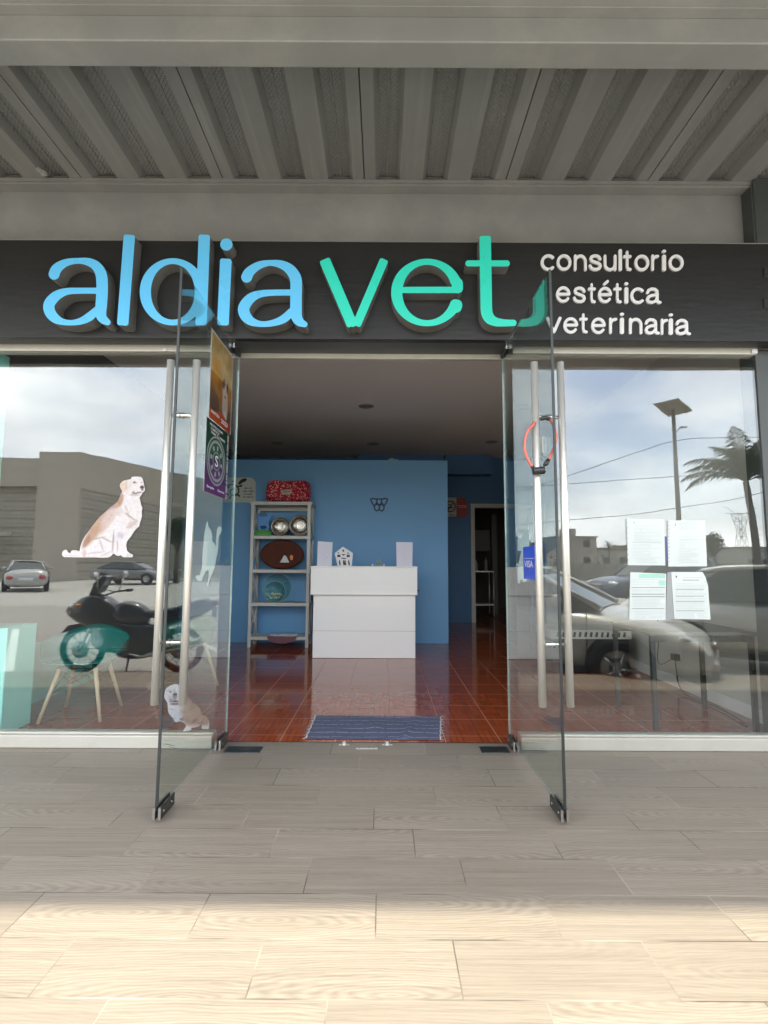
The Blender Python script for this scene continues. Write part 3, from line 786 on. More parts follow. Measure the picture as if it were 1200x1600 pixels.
for k in range(3): b.box(q_.x - .02 + k * .014, q_.x + .035 + k * .012, 3.3605, 3.3616, q_.z - .004 + k * .006 - k * k * .007, q_.z - .0015 + k * .006 - k * k * .007, rot=Matrix.Rotation(R(12), 3, 'Y'))
b.build('scuff_mark', M['ink_d'], winL)
winR = window(wr0, wr1, 'large right shop window with four taped papers')
b = MB(); b.box(wl1 + .001, wr0 - .001, 3.49, 3.53, HZ0 + .004, HZ1 + .03); b.box(wl1 + .001, wr0 - .001, 3.49, 3.53, HZ1 + .0305, CZ - .001)
tag(b.build('door_header', M['alu'], bevel=.002), 'pale aluminium header across the top of the doorway', 'door header')
b = MB(); b.box(wl1 - .001, wr0 + .001, 3.30, 3.489, z_lo - .001, z_lo + .06); tag(b.build('lintel', M['dark_frame']), 'dark lintel under the sign over the doorway', 'lintel')
b = MB()
b.box(wr1 + .001, wr1 + .36, 3.388, 3.55, 0.001, z_lo - .001); tag(b.build('column', M['dark_frame'], bevel=.006), 'charcoal steel column right of the right window', 'column')
b = MB(); b.box(wr1 + .361, 9, 3.40, 3.55, 0.001, CZ); tag(b.build('facade_wall', M['steel_grey']), 'grey facade wall beyond the charcoal column on the right', 'wall')
b = MB(); b.box(-9, -3.051, 3.38, 3.55, 0.001, CZ); tag(b.build('facade_wall', M['dark_frame']), 'charcoal facade wall left of the left window', 'wall')
# clips on the head frame
for px_, py_, lb in ((258, 547, 'small pale clip on the head frame of the left window'), (860, 548, 'small pale clip on the head frame of the right window'), (1178, 549, 'pale fixing clip at the right end of the head frame')):
    p = at(px_, py_, 3.374); b = MB(); s_ = .012 if px_ < 1000 else .02
    b.box(p.x - s_, p.x + s_, 3.366, 3.3745, p.z - s_ * .8, p.z + s_ * .8); b.box(p.x - .004, p.x + .004, 3.363, 3.3659, p.z - .004, p.z + .004)
    tag(b.build('frame_clip', M['white_l'], bevel=.002), lb, 'clip')
# two little black hinges on the sign's right end
for py_, lb in ((426, 'upper black hinge at the right end of the sign board'), (474, 'lower black hinge at the right end of the sign board')):
    p = at(1195, py_, BY); b = MB(); b.box(p.x - .012, p.x + .03, BY - .008, BY - .0006, p.z - .035, p.z + .035); b.tube((p.x + .0, BY - .008, p.z + .022), (p.x, BY - .013, p.z + .022), .006); b.tube((p.x, BY - .008, p.z - .022), (p.x, BY - .013, p.z - .022), .006)
    tag(b.build('sign_hinge', M['black_metal'], bevel=.002), lb, 'hinge')

# ------------------------------------------------------------------ glass doors
DT = 2.68
def door(X, s, label, hx):                            # s = side the shop window lies on
    e = empty('glass_door', (X, G, 0), label, 'glass door')
    y0, y1 = 2.44, 3.47
    b = MB(); b.box(X - .005, X + .005, y0, y1, .055, DT); b.build('glass_leaf', M['leaf'], e)
    b = MB(); b.box(X - .0062, X + .0062, y0 - .003, y0 + .004, .075, DT + .001); b.build('ground_edge', mat('dark ground glass edge', (.020, .024, .024), .5, 0, .3, 8), e)
    b = MB(); b.box(X - .0052, X + .0052, y1 + .0002, y1 + .0015, .06, DT); b.build('ground_edge', M['edge'], e)
    def patch(ya, yb, za, zb_, nm):
        o_ = MB()
        for q in (-1, 1): o_.box(*sorted((X + q * .0062, X + q * .017)), ya, yb, za, zb_)
        h = o_.build(nm, M['black_metal'], e, bevel=.002)
        c = MB()
        c.box(X - .019, X - .0075, ya - .003, ya - .0004, za + .001, zb_ - .001); c.box(X + .0075, X + .019, ya - .003, ya - .0004, za + .001, zb_ - .001)
        c.build('end_cap', M['chrome'], h)
        c = MB()
        for q in (-1, 1):
            for yy in (ya + .035, yb - .035): c.tube((X + q * .0175, yy, (za + zb_) / 2), (X + q * .0195, yy, (za + zb_) / 2), .007, n=12)
        c.build('screw', M['chrome'], h)
    patch(3.30, 3.465, .012, .075, 'bottom_hinge'); patch(3.30, 3.465, DT - .045, DT + .004, 'top_hinge'); patch(y0 + .004, y0 + .165, .012, .068, 'lock_fitting')
    c = MB(); c.tube((X, 3.39, .0), (X, 3.39, .02), .014); c.build('pivot', M['chrome'], e)
    yb_ = 2.52; za = at(0, 1098, yb_); 
    h = MB(); z0_, z1_ = .505, 2.225
    for q in (-1, 1): h.tube((X + q * .067, yb_, z0_), (X + q * .067, yb_, z1_), .0185, n=28)
    hd = h.build('pull_handle', M['brushed'], e)
    h = MB()
    for zz in (.80, 1.935): h.tube((X - .05, yb_, zz), (X + .05, yb_, zz), .0095, n=16)
    for zz in (.80, 1.935):
        for q in (-1, 1): h.tube((X + q * .0055, yb_, zz), (X + q * .012, yb_, zz), .016, n=20)
    h.build('standoff', M['chrome'], hd)
    return e
DXL = (at(238, 1288, 2.446).x + at(357, 1150, 3.46).x) / 2; DXR = (at(888, 1290, 2.446).x + at(793, 1150, 3.46).x) / 2
doorL = door(DXL, -1, 'left glass door leaf standing open with two posters on it', 0)
doorR = door(DXR, 1, 'right glass door leaf standing open with a red cable lock on its handle', 0)
# floor spring covers
for (x0_, x1_, lb) in ((355, 405, 'worn dark floor plate at the left door hinge'), (741, 797, 'worn dark floor plate at the right door hinge')):
    a = onz(x0_ + 5, 1163, 0); c = onz(x1_, 1177, 0)
    b = MB(); b.box(a.x, a.x + (c.x - a.x) * (1.0), c.y, c.y + .105, .0005, .005)
    tag(b.build('floor_plate', mat('scuffed dark steel', (.045, .048, .052), .35, .5, .3, 15, .1, dirt=.5, dirtcol=(.25, .25, .24)), bevel=.0015), lb, 'floor plate')
for px_, lb in ((538, 'left of the two small floor bolt keepers at the threshold'), (605, 'right of the two small floor bolt keepers at the threshold')):
    p = onz(px_, 1163, 0); e = empty('bolt_keeper', (p.x, p.y, 0), lb, 'bolt keeper')
    b = MB(); b.lathe([(0, .001), (.024, .001), (.024, .003), (.014, .005), (.013, .016), (.007, .016), (.007, .004)], (p.x, p.y, 0), n=24); b.box(p.x - .034, p.x + .034, p.y - .016, p.y + .0, .0005, .0025)
    b.build('socket', M['brushed'], e)
    b = MB(); b.lathe([(0, .010), (.0065, .010)], (p.x, p.y, 0), n=16); b.build('hole', M['black'], e)
a = onz(556, 1169.5, 0); c = onz(590, 1169.5, 0)
b = MB(); b.box(a.x, c.x, a.y - .012, a.y + .012, .0005, .003)
fp = b.build('floor_latch', M['brushed'], bevel=.001); tag(fp, 'slotted steel latch plate set in the threshold', 'latch plate')
b = MB()
for k in range(9):
    x = a.x + .008 + (c.x - a.x - .016) * k / 8; b.tube((x, a.y, .0031), (x, a.y, .0036), .005 if k % 2 else .0035, n=10)
b.build('slots', M['black'], fp)
# ------------------------------------------------------------------ decals and papers on the glass
GF = G - .0015                                        # just proud of the street face
def decal(name, outline, zf, colf, label, cat, nx=90, ny=90, Y=GF, mt=None):
    ol = [zf(*p) for p in outline]
    inv = lambda u, v: colf(u, v)
    b = MB()
    print_mesh(b, outline, nx, ny, lambda u, v, d: at(*zf(u, v), Y) + Vector((0, d, 0)), colf, .0009)
    return tag(b.build(name, mt or M['print'], fixn=False), label, cat)
def nzc(f, amp, sc, sx=1.0):
    def g(u, v):
        c = f(u, v); n_ = mnoise.noise(Vector((u * sc * sx, v * sc, 3.3))) * amp + mnoise.noise(Vector((u * sc * 3.1 * sx, v * sc * 2.7, 9.1))) * amp * .6
        return tuple(max(0, min(1, x * (1 + n_))) for x in c)
    return g
zr = zoom(60, 720, 6.0)
ret_out = [(875,150),(925,148),(965,152),(980,175),(987,205),(992,235),(999,255),(998,280),(978,298),(962,325),(948,345),(955,370),(962,410),(975,440),(968,480),(972,520),(962,550),(950,590),(945,615),(915,640),(895,665),(865,712),(832,752),(822,790),(832,845),(858,868),(885,880),(888,893),(875,905),(840,903),(795,904),(772,885),(745,893),(720,880),(705,868),(680,893),(655,906),(600,909),(520,905),(430,906),(340,904),(240,903),(222,885),(220,865),(232,845),(250,833),(270,838),(275,856),(298,868),(308,845),(330,838),(355,840),(385,848),(395,800),(415,745),(440,700),(475,655),(510,605),(545,562),(575,525),(610,495),(640,468),(668,440),(692,424),(720,402),(742,385),(758,350),(772,310),(788,290),(772,262),(762,232),(775,205),(800,186),(835,178),(868,172)]
wh, pk, tan_, dk, gr_ = srgb(246, 238, 240), srgb(226, 205, 200), srgb(196, 158, 132), srgb(92, 66, 56), srgb(168, 150, 156)
ret_col = nzc(blobs(wh, [
 (600, 560, 75, 190, tan_, .85, 35), (500, 690, 45, 130, tan_, .9, 32), (720, 410, 55, 40, tan_, .9), (770, 360, 28, 60, srgb(186, 142, 112), .9, 10), (690, 440, 45, 18, srgb(150, 105, 84), .8, -25),
 (450, 760, 26, 70, srgb(170, 125, 100), .8, 30), (660, 530, 50, 120, pk, .7, 30), (740, 480, 60, 40, pk, .6),
 (800, 240, 34, 55, srgb(232, 208, 184), .9), (825, 225, 8, 55, srgb(190, 160, 140), .6), (850, 230, 30, 40, srgb(236, 222, 214), .6),
 (905, 205, 24, 12, srgb(190, 165, 155), .7), (900, 202, 12, 7, srgb(70, 50, 45), 1), (968, 203, 7, 6, srgb(90, 70, 62), .9),
 (972, 248, 21, 17, srgb(66, 48, 50), 1), (975, 272, 16, 8, srgb(110, 84, 82), .9), (930, 300, 46, 7, srgb(112, 74, 66), .85, -8), (890, 296, 14, 12, srgb(130, 92, 82), .7), (900, 320, 50, 8, srgb(140, 105, 92), .5),
 (855, 520, 60, 9, srgb(172, 138, 120), .7, 35), (830, 470, 12, 60, srgb(200, 176, 166), .5, -20), (880, 590, 45, 22, srgb(200, 172, 156), .6, -10), (910, 560, 30, 12, srgb(186, 150, 130), .5, 20), (850, 620, 35, 14, srgb(190, 160, 146), .5),
 (700, 760, 10, 110, gr_, .7, 4), (640, 740, 60, 9, srgb(176, 140, 136), .6, 25), (560, 725, 70, 8, srgb(182, 146, 136), .6, -12), (590, 790, 10, 60, srgb(190, 176, 186), .6, -20), (770, 700, 38, 34, srgb(206, 196, 214), .7),
 (740, 800, 8, 60, gr_, .55), (540, 860, 90, 8, srgb(196, 182, 190), .6, -6), (640, 870, 50, 10, srgb(196, 182, 190), .5, -30), (430, 870, 20, 40, srgb(196, 170, 166), .6), (300, 888, 60, 6, srgb(200, 188, 196), .6), (840, 885, 8, 14, gr_, .5), (862, 886, 5, 12, gr_, .5)]), .14, .06)
decal('dog_decal', ret_out, zr, ret_col, 'large printed decal of a seated golden dog on the left window', 'decal', 110, 110)
zb_ = zoom(220, 1040, 1200 / 140)
bul_out = [(440,250),(470,246),(495,252),(530,280),(552,300),(575,345),(595,372),(620,398),(640,430),(665,462),(690,490),(728,520),(762,545),(785,570),(800,600),(808,630),(812,660),(845,668),(872,682),(895,708),(912,740),(920,775),(918,800),(912,835),(900,852),(865,848),(830,850),(812,832),(820,800),(800,792),(770,815),(735,828),(705,832),(682,828),(676,860),(650,875),(610,880),(575,882),(566,868),(590,840),(604,815),(600,790),(585,775),(560,755),(535,748),(505,745),(480,762),(455,745),(430,725),(425,695),(400,670),(378,645),(366,615),(360,580),(362,545),(355,500),(340,470),(320,440),(312,405),(322,370),(325,330),(345,300),(385,272)]
bw1, br, br2, vd = srgb(232, 230, 238), srgb(178, 156, 142), srgb(138, 116, 104), srgb(58, 50, 56)
bul_col0 = blobs(bw1, [(700, 640, 165, 175, srgb(172, 144, 126), 1, 20), (730, 620, 95, 120, br, .8, 20), (650, 480, 75, 130, srgb(168, 144, 130), 1, -35), (650, 720, 50, 80, br, .9), (860, 740, 60, 80, br, 1), (610, 600, 26, 120, srgb(188, 166, 154), .8),
  (458, 405, 34, 55, srgb(128, 118, 128), .8), (462, 385, 26, 16, srgb(50, 42, 48), .9), (462, 478, 46, 14, srgb(50, 42, 48), .9), (455, 515, 60, 16, srgb(80, 70, 78), .8), (400, 470, 20, 30, srgb(120, 110, 118), .7), (395, 352, 20, 9, vd, 1), (372, 330, 30, 7, srgb(186, 182, 196), .8, -25), (440, 330, 34, 7, srgb(186, 182, 196), .7, -20), (520, 500, 26, 16, vd, .7), (440, 450, 60, 8, srgb(160, 150, 156), .6), (390, 420, 30, 14, srgb(190, 186, 200), .6, -30),
  (450, 630, 70, 50, srgb(222, 224, 238), .8, 30), (420, 585, 80, 8, srgb(176, 174, 196), .6, 15), (560, 540, 60, 8, srgb(170, 160, 170), .6, -35), (470, 700, 40, 40, srgb(214, 214, 226), .8),
  (550, 720, 34, 22, vd, .6), (610, 700, 8, 90, br2, .6), (720, 740, 50, 18, srgb(116, 96, 88), .8, -40), (830, 720, 12, 90, br2, .7, 20), (790, 770, 60, 16, srgb(120, 100, 92), .6), (680, 560, 8, 90, br2, .6, -15), (620, 845, 60, 32, srgb(238, 230, 230), 1), (860, 830, 50, 22, srgb(228, 216, 214), .9), (430, 720, 24, 20, vd, .6)])
def bul_col(u, v):
    c = bul_col0(u, v)
    if u > 560 and 330 < v < 800:
        w_ = .22 * (0.5 + .5 * math.sin((u * .9 + v * .45) * .16 + 2 * mnoise.noise(Vector((u * .02, v * .02, 0)))))
        c = lerp3(c, br2, w_)
    return c
decal('dog_decal', bul_out, zb_, nzc(bul_col, .1, .05), 'small printed bulldog decal low on the left window by the door', 'decal', 80, 80)
zc1 = zoom(290, 780, 10.0)
cat1 = [(340,335),(350,365),(357,430),(382,462),(402,495),(415,540),(422,590),(415,620),(418,655),(438,672),(455,700),(470,742),(476,670),(480,600),(484,530),(490,480),(500,448),(515,432),(530,425),(552,432),(563,450),(566,480),(556,515),(540,548),(520,575),(516,640),(512,720),(505,810),(495,870),(480,920),(470,985),(458,1050),(440,1110),(418,1160),(400,1200),(388,1240),(370,1290),(362,1330),(356,1375),(342,1352),(322,1338),(322,1318),(345,1290),(350,1260),(360,1210),(365,1150),(358,1115),(345,1103),(330,1108),(318,1125),(300,1170),(275,1212),(262,1240),(256,1285),(235,1272),(205,1282),(190,1270),(180,1245),(160,1232),(162,1200),(178,1188),(210,1196),(228,1180),(232,1150),(245,1105),(258,1060),(262,960),(264,860),(268,780),(278,720),(284,660),(284,600),(290,560),(298,510),(312,450),(316,400)]
def flat_decal(pts, zf, name, m_, label, cat, Y=GF):
    b = MB(); b.prism([[zf(*p) for p in pts]], lambda u, v, d: (at(u, v, Y).x, d, at(u, v, Y).z), Y, Y + .0009)
    return tag(b.build(name, m_), label, cat)
flat_decal(cat1, zc1, 'cat_decal', M['frost'], 'frosted white cat silhouette decal at the edge of the left window', 'decal')
zc2 = zoom(780, 800, 10.0)
cat2 = [(292,432),(330,425),(360,408),(372,380),(362,345),(362,310),(300,308),(288,300),(285,262),(340,250),(380,262),(420,256),(470,285),(492,296),(468,310),(458,360),(466,430),(470,520),(480,620),(490,760),(488,900),(480,1000),(488,1034),(462,1040),(440,1028),(436,1062),(420,1085),(395,1088),(378,1095),(366,1060),(345,1050),(328,1062),(325,1100),(312,1120),(294,1108),(290,1070),(286,1000),(288,900),(300,800),(318,720),(338,650),(348,612),(300,606),(285,600)]
flat_decal(cat2, zc2, 'cat_decal', M['frost'], 'frosted white cat silhouette decal at the edge of the right window', 'decal')

# four papers in sleeves
ZP = zoom(960, 780, 5.0)
sheets = [([(95,152),(388,158),(398,518),(105,515)], 'paper in a punched sleeve, upper left of the four on the right window', 'ul'),
          ([(418,166),(708,164),(724,524),(420,526)], 'paper in a punched sleeve, upper right of the four on the right window', 'ur'),
          ([(124,570),(405,582),(400,945),(116,940)], 'paper with a green band, lower left of the four on the right window', 'll'),
          ([(443,568),(690,570),(712,610),(732,680),(740,800),(752,940),(470,935)], 'paper with a curled right edge, lower right of the four on the right window', 'lr')]
for q, lb, kd in sheets:
    Yp = GF
    b = MB(); ol = []
    for i in range(len(q)):
        a, c = q[i], q[(i + 1) % len(q)]; ol.append(a)
    # slightly buckled sheet, fixed to the glass at its edges
    x0, x1 = min(p[0] for p in q), max(p[0] for p in q); y0, y1 = min(p[1] for p in q), max(p[1] for p in q)
    def fn(u, v, d, x0=x0, x1=x1, y0=y0, y1=y1, kd=kd):
        k = max(0, math.sin(math.pi * (u - x0) / (x1 - x0))) * max(0, math.sin(math.pi * (v - y0) / (y1 - y0)))
        bow = -.004 * k * (1 + .8 * mnoise.noise(Vector((u * .012, v * .008, hash(kd) % 1 + 1.7))))
        return at(*ZP(u, v), Yp + bow) + Vector((0, d, 0))
    print_mesh(b, q, 16, 16, fn, lambda u, v: (1, 1, 1), .0009)
    b.c = None
    sh = tag(b.build('paper_sheet', M['paper'], fixn=False), lb, 'paper', 'papers taped to the right window')
    def linebox(u0, v0, u1, v1, m_name, nm='print_line'):
        return (u0, v0, u1, v1)
    ink, inkd, inkg = MB(), MB(), MB()
    def ln(mb, u0, u1, v, t_=2.2):
        n_ = 6
        for i in range(n_):
            ua, ub = u0 + (u1 - u0) * i / n_, u0 + (u1 - u0) * (i + 1) / n_
            P = [fn(ua, v - t_ / 2, -.0006), fn(ub, v - t_ / 2, -.0006), fn(ub, v + t_ / 2, -.0006), fn(ua, v + t_ / 2, -.0006)]
            mb.add(P, [(0, 1, 2, 3)])
    rr = random.Random(kd)
    def para(u0, u1, v0, v1, st):
        v = v0
        while v < v1: ln(ink, u0 + rr.uniform(0, 6), u1 - rr.choice([0, 4, 20, (u1 - u0) * .4]) , v, 1.5); v += st
    if kd == 'ul':
        ln(inkd, 150, 156, 184, 12); para(150, 365, 205, 330, 11); ln(inkd, 135, 370, 336, 2); para(140, 285, 352, 450, 11); ln(ink, 140, 370, 458, 2); para(170, 340, 470, 500, 12)
        ln(ink, 296, 366, 348, 1.5); ln(ink, 296, 366, 386, 1.5)
        for k in range(8): ln(inkd, 100 + k * .4, 104 + k * .4, 180 + k * 42, 9)
    elif kd == 'ur':
        ln(inkd, 472, 480, 200, 12); para(500, 650, 180, 250, 10); para(500, 660, 290, 500, 12); ln(ink, 500, 700, 318, 1.6)
        for k in range(12): ln(inkd, 424, 429, 178 + k * 28, 9)
    elif kd == 'll':
        ln(inkg, 190, 395, 600, 32); ln(inkd, 190, 205, 598, 26); para(140, 380, 628, 680, 13); ln(inkd, 135, 395, 690, 4); para(140, 390, 706, 730, 9); ln(inkd, 135, 392, 742, 5); ln(inkd, 135, 392, 762, 5); para(140, 350, 782, 840, 11); ln(inkd, 135, 390, 855, 4); para(150, 390, 875, 930, 13)
        ln(inkg, 350, 398, 655, 40)
    else:
        ln(inkd, 478, 490, 605, 16); ln(ink, 530, 690, 612, 3); ln(inkd, 532, 662, 632, 5); ln(ink, 700, 735, 645, 3); para(475, 720, 660, 925, 13)
        for v in (705, 758, 800, 872): ln(inkd, 478, 700, v, 3)
    for mb_, mt_, nm in ((ink, 'ink', 'printed_text'), (inkd, 'ink_d', 'printed_text'), (inkg, 'ink_g', 'printed_band')):
        if mb_.v: mb_.build(nm, M[mt_], sh, fixn=False)
# dark sleeve margins between the papers
for q, lb in (([(392,290),(412,290),(420,470),(396,520)], 'narrow dark blue tape strip between the upper papers'), ([(414,570),(441,568),(468,935),(402,942)], 'clear punched sleeve margin between the lower papers')):
    flat_decal(q, ZP, 'sleeve_margin', mat('dark sleeve edge' if 'blue' in lb else 'clear sleeve margin', (.06, .07, .16) if 'blue' in lb else (.26, .27, .27), .3), lb, 'tape', Y=GF + .0003)

# posters on the left leaf (face turned to the doorway)
PX = DXL + .0052
def poster(y0, y1, z0, z1, colf, label, tilt=0, nx=90, ny=110):
    b = MB()
    fn = lambda u, v, d: Vector((PX + .0022 - d, y1 + (y0 - y1) * (1 - u), z1 - v * (z1 - z0) + tilt * (u - .5)))
    print_mesh(b, [(0, 0), (1, 0), (1, 1), (0, 1)], nx, ny, fn, colf, .0012)
    return tag(b.build('poster', M['poster'], fixn=False), label, 'poster'), fn
# u = 0 at the street side (nearer the camera), 1 at the hinge
def p1(u, v):
    if u < .03 or u > .97 or v < .022: return (.72, .70, .66)
    c = lerp3(srgb(206, 168, 96), srgb(214, 190, 140), min(1, v * 2.2)) if v < .45 else lerp3(srgb(196, 130, 40), srgb(110, 84, 64), min(1, (v - .45) * 2.6))
    n_ = mnoise.noise(Vector((u * 3, v * 5, 1))) + .5 * mnoise.noise(Vector((u * 9, v * 12, 4)))
    c = tuple(max(0, x * (1 + .45 * n_)) for x in c)
    d1 = math.hypot((u - .25) / .25, (v - .36) / .16); c = lerp3(c, srgb(228, 160, 30), max(0, min(1, 1.2 - d1)) * .8)
    for (x, y, rx, ry, col, k) in [(.68, .70, .13, .22, srgb(206, 190, 178), .9), (.66, .56, .11, .09, srgb(214, 196, 180), .95), (.70, .86, .05, .10, srgb(226, 214, 206), .9), (.60, .47, .035, .06, srgb(70, 52, 42), .95), (.76, .48, .035, .06, srgb(74, 56, 46), .95), (.67, .61, .028, .018, srgb(40, 30, 30), 1), (.20, .78, .2, .13, srgb(92, 70, 60), .6)]:
        d = math.hypot((u - x) / rx, (v - y) / ry); c = lerp3(c, col, max(0, min(1, (1.15 - d) / .3)) * k)
    edge_ = .86 + .03 * math.sin(u * 9)
    if v > edge_: c = lerp3(srgb(206, 92, 40), srgb(180, 66, 34), u)
    return c
p1o, f1 = poster(2.885, 3.315, 2.035, 2.575, p1, 'orange and gold poster with a dog high on the left door leaf')
def p2(u, v):
    if u < .015 or u > .93: return (.66, .68, .66) if (u < .015 or mnoise.noise(Vector((0, v * 30, 2))) > -.1) else (.2, .2, .22)
    c = lerp3(srgb(24, 62, 46), srgb(44, 96, 70), min(1, v * 2)) if v < .5 else lerp3(srgb(66, 44, 84), srgb(120, 60, 132), min(1, (v - .5) * 2.4))
    if .4 < v < .6: c = lerp3(srgb(44, 96, 70), srgb(66, 44, 84), (v - .4) / .2)
    d = math.hypot((u - .47) / .40, (v - .52) / .34)
    for r_, w_ in ((.98, .06), (.80, .10), (.36, .06)):
        if abs(d - r_) < w_: c = lerp3(c, srgb(214, 226, 220), (1 - abs(d - r_) / w_) * .85)
    if d < .72: c = lerp3(c, srgb(96, 130, 116) if v < .5 else srgb(128, 96, 150), .35)
    a = math.atan2((v - .52) / .34, (u - .47) / .40)
    if .46 < d < .66 and (a * 8 / (2 * math.pi)) % 1 < .38: c = lerp3(c, srgb(226, 232, 228), .6)
    return c
p2o, f2 = poster(2.855, 3.28, 1.595, 2.03, p2, 'green and purple poster with a ring emblem on the left door leaf', tilt=0)
def ptxt(par, s_, fn, u0, v0, w_, h_, m_, bold=False):
    b = MB(); v_, f_ = text_tris(s_, bold)
    b.add([fn(u0 + p[0] * w_, v0 + h_ - p[1] * h_, -.0012) for p in v_], f_)
    return b.build('lettering', m_, par, fixn=False)
for k, (s_, w_) in enumerate((('PROTECCION', .55), ('COMPLETA', .38), ('PARA TU PERRO', .62))): ptxt(p2o, s_, f2, .14 + k * .03, .045 + k * .05, w_, .035, M['white_l'], True)
ptxt(p2o, 'S', f2, .40, .44, .14, .16, M['white_l'], True); ptxt(p2o, 'Simple', f2, .10, .90, .3, .045, M['white_l'], True); ptxt(p2o, 'Seguro', f2, .56, .90, .3, .045, M['white_l'], True)
ptxt(p1o, '2023', f1, .52, .90, .3, .05, M['white_l'], True); ptxt(p1o, 'AVENTURA', f1, .08, .89, .36, .035, M['white_l'], True)

# card sticker on the right leaf
VX = DXR - .0052
m_visa = mat('blue vinyl', (.015, .07, .60), .35)
b = MB(); za, zc_ = 1.102, 1.288; ya, yc = 2.70, 3.02
b.box(VX - .0022, VX - .0010, ya, yc, za, zc_)
vs_ = b.build('card_sticker', m_visa); tag(vs_, 'blue VISA card sticker on the right door leaf behind the handle', 'sticker')
b = MB(); b.box(VX - .0027, VX - .00225, ya + .075, ya + .085, za + .012, zc_ - .012); b.box(VX - .0027, VX - .00225, ya + .10, yc - .02, zc_ - .068, zc_ - .0655); b.build('white_rule', M['white_l'], vs_)
b = MB(); put_text(b, 'VISA', (VX - .0028, yc - .025, za + .068), (0, -1, 0), (0, 0, 1), .17, .038, True); b.build('lettering', M['white_l'], vs_, fixn=False)
# small white door sensor on the same leaf and red cable lock looped round the handle
p = onx(851, 696, DXR)
b = MB(); b.box(DXR - .018, DXR - .0056, p.y - .012, p.y + .014, p.z - .045, p.z + .045); tag(b.build('door_sensor', mat('grey white plastic', (.5, .53, .5), .4), bevel=.003), 'small pale plastic sensor stuck to the right door leaf', 'sensor')
bx = DXR - .067; byy = 2.52
lk = empty('cable_lock', (bx, byy, 1.9), 'red bicycle cable lock looped around the right door handle', 'cable lock')
ZL = zoom(800, 620, 7.5)
def lp3(pts, dy): return [at(*ZL(x, y), byy + dy) for x, y in pts]
loop = [(250,330),(200,380),(165,450),(148,540),(150,620),(172,700),(205,770),(245,830)]
m_red = mat('red translucent sleeve cable', (.50, .10, .07), .3, 0, .5, 40, spec=.6)
b = MB(); b.path(smoothline(lp3([(245,325),(270,300)], -.025)[::-1] + lp3(loop, -.03), 5), .0072, 12); b.path(smoothline(lp3([(335,262),(390,245),(440,262),(480,320),(508,400),(518,480),(505,560),(470,650),(432,740)], -.028), 5), .0072, 12)
b.build('cable', m_red, lk)
b = MB(); b.path(smoothline(lp3([(330,262),(390,246),(440,260)], -.030), 4), .0102, 12); b.build('sleeve', M['black'], lk); b = MB(); b.path(lp3([(432,735),(400,785),(370,805)], -.028), [.009, .0125, .007], 12); b.build('sleeve', M['black'], lk); b = MB(); b.path(lp3([(235,815),(262,860),(300,880)], -.032), [.009, .012, .012], 12)
b.build('sleeve', M['black'], lk)
c_ = at(*ZL(312, 872), byy - .035); b = MB(); b.tube(c_ + Vector((-.028, 0, .0)), c_ + Vector((.03, 0, .006)), .019, n=20); b.build('lock_body', M['black'], lk, bevel=.003)
b = MB(); b.tube(c_ + Vector((.03, 0, .006)), c_ + Vector((.034, 0, .0065)), .012, n=16); b.build('keyhole_ring', M['chrome'], lk)

# ------------------------------------------------------------------ inside the shop
# reception desk
YD = 6.41
dl_, dr_ = at(488, 1029, YD).x, at(649, 1029, YD).x; dt = at(570, 885.5, YD).z; dm = at(570, 929, YD).z
desk = empty('reception_desk', ((dl_ + dr_) / 2, YD, 0), 'white reception desk in front of the blue partition', 'desk')
b = MB(); b.box(dl_, dr_, YD, YD + .45, .004, dm - .001); b.build('base_cabinet', M['white_paint'], desk, bevel=.003)
m_seam = mat('joint shadow line', (.35, .35, .34), .6)
dj = at(570, 986, YD).z
b = MB(); b.box(dl_ + .002, dr_ - .002, YD - .0015, YD - .0002, dj - .0018, dj + .0018); b.build('panel_joint', m_seam, desk)
u0, u1 = at(485.5, 900, YD - .06).x, at(652, 900, YD - .06).x
b = MB(); b.box(u0, u1, YD - .06, YD + .60, dm, dt - .013); b.build('counter_front', M['white_paint'], desk, bevel=.003)
b = MB(); b.box(u0 - .004, u1 + .004, YD - .066, YD + .61, dt - .0125, dt + .006); b.build('counter_top', M['white_paint'], desk, bevel=.003)
b = MB(); b.box(u0 - .004, u1 + .004, YD - .068, YD - .0605, dm, dm + .012); b.build('lower_trim', M['white_paint'], desk, bevel=.002)
b = MB(); kx = u1; b.tube((kx + .0005, YD + .05, dm + .05), (kx + .03, YD + .05, dm + .05), .009); b.build('hook', M['black'], desk)
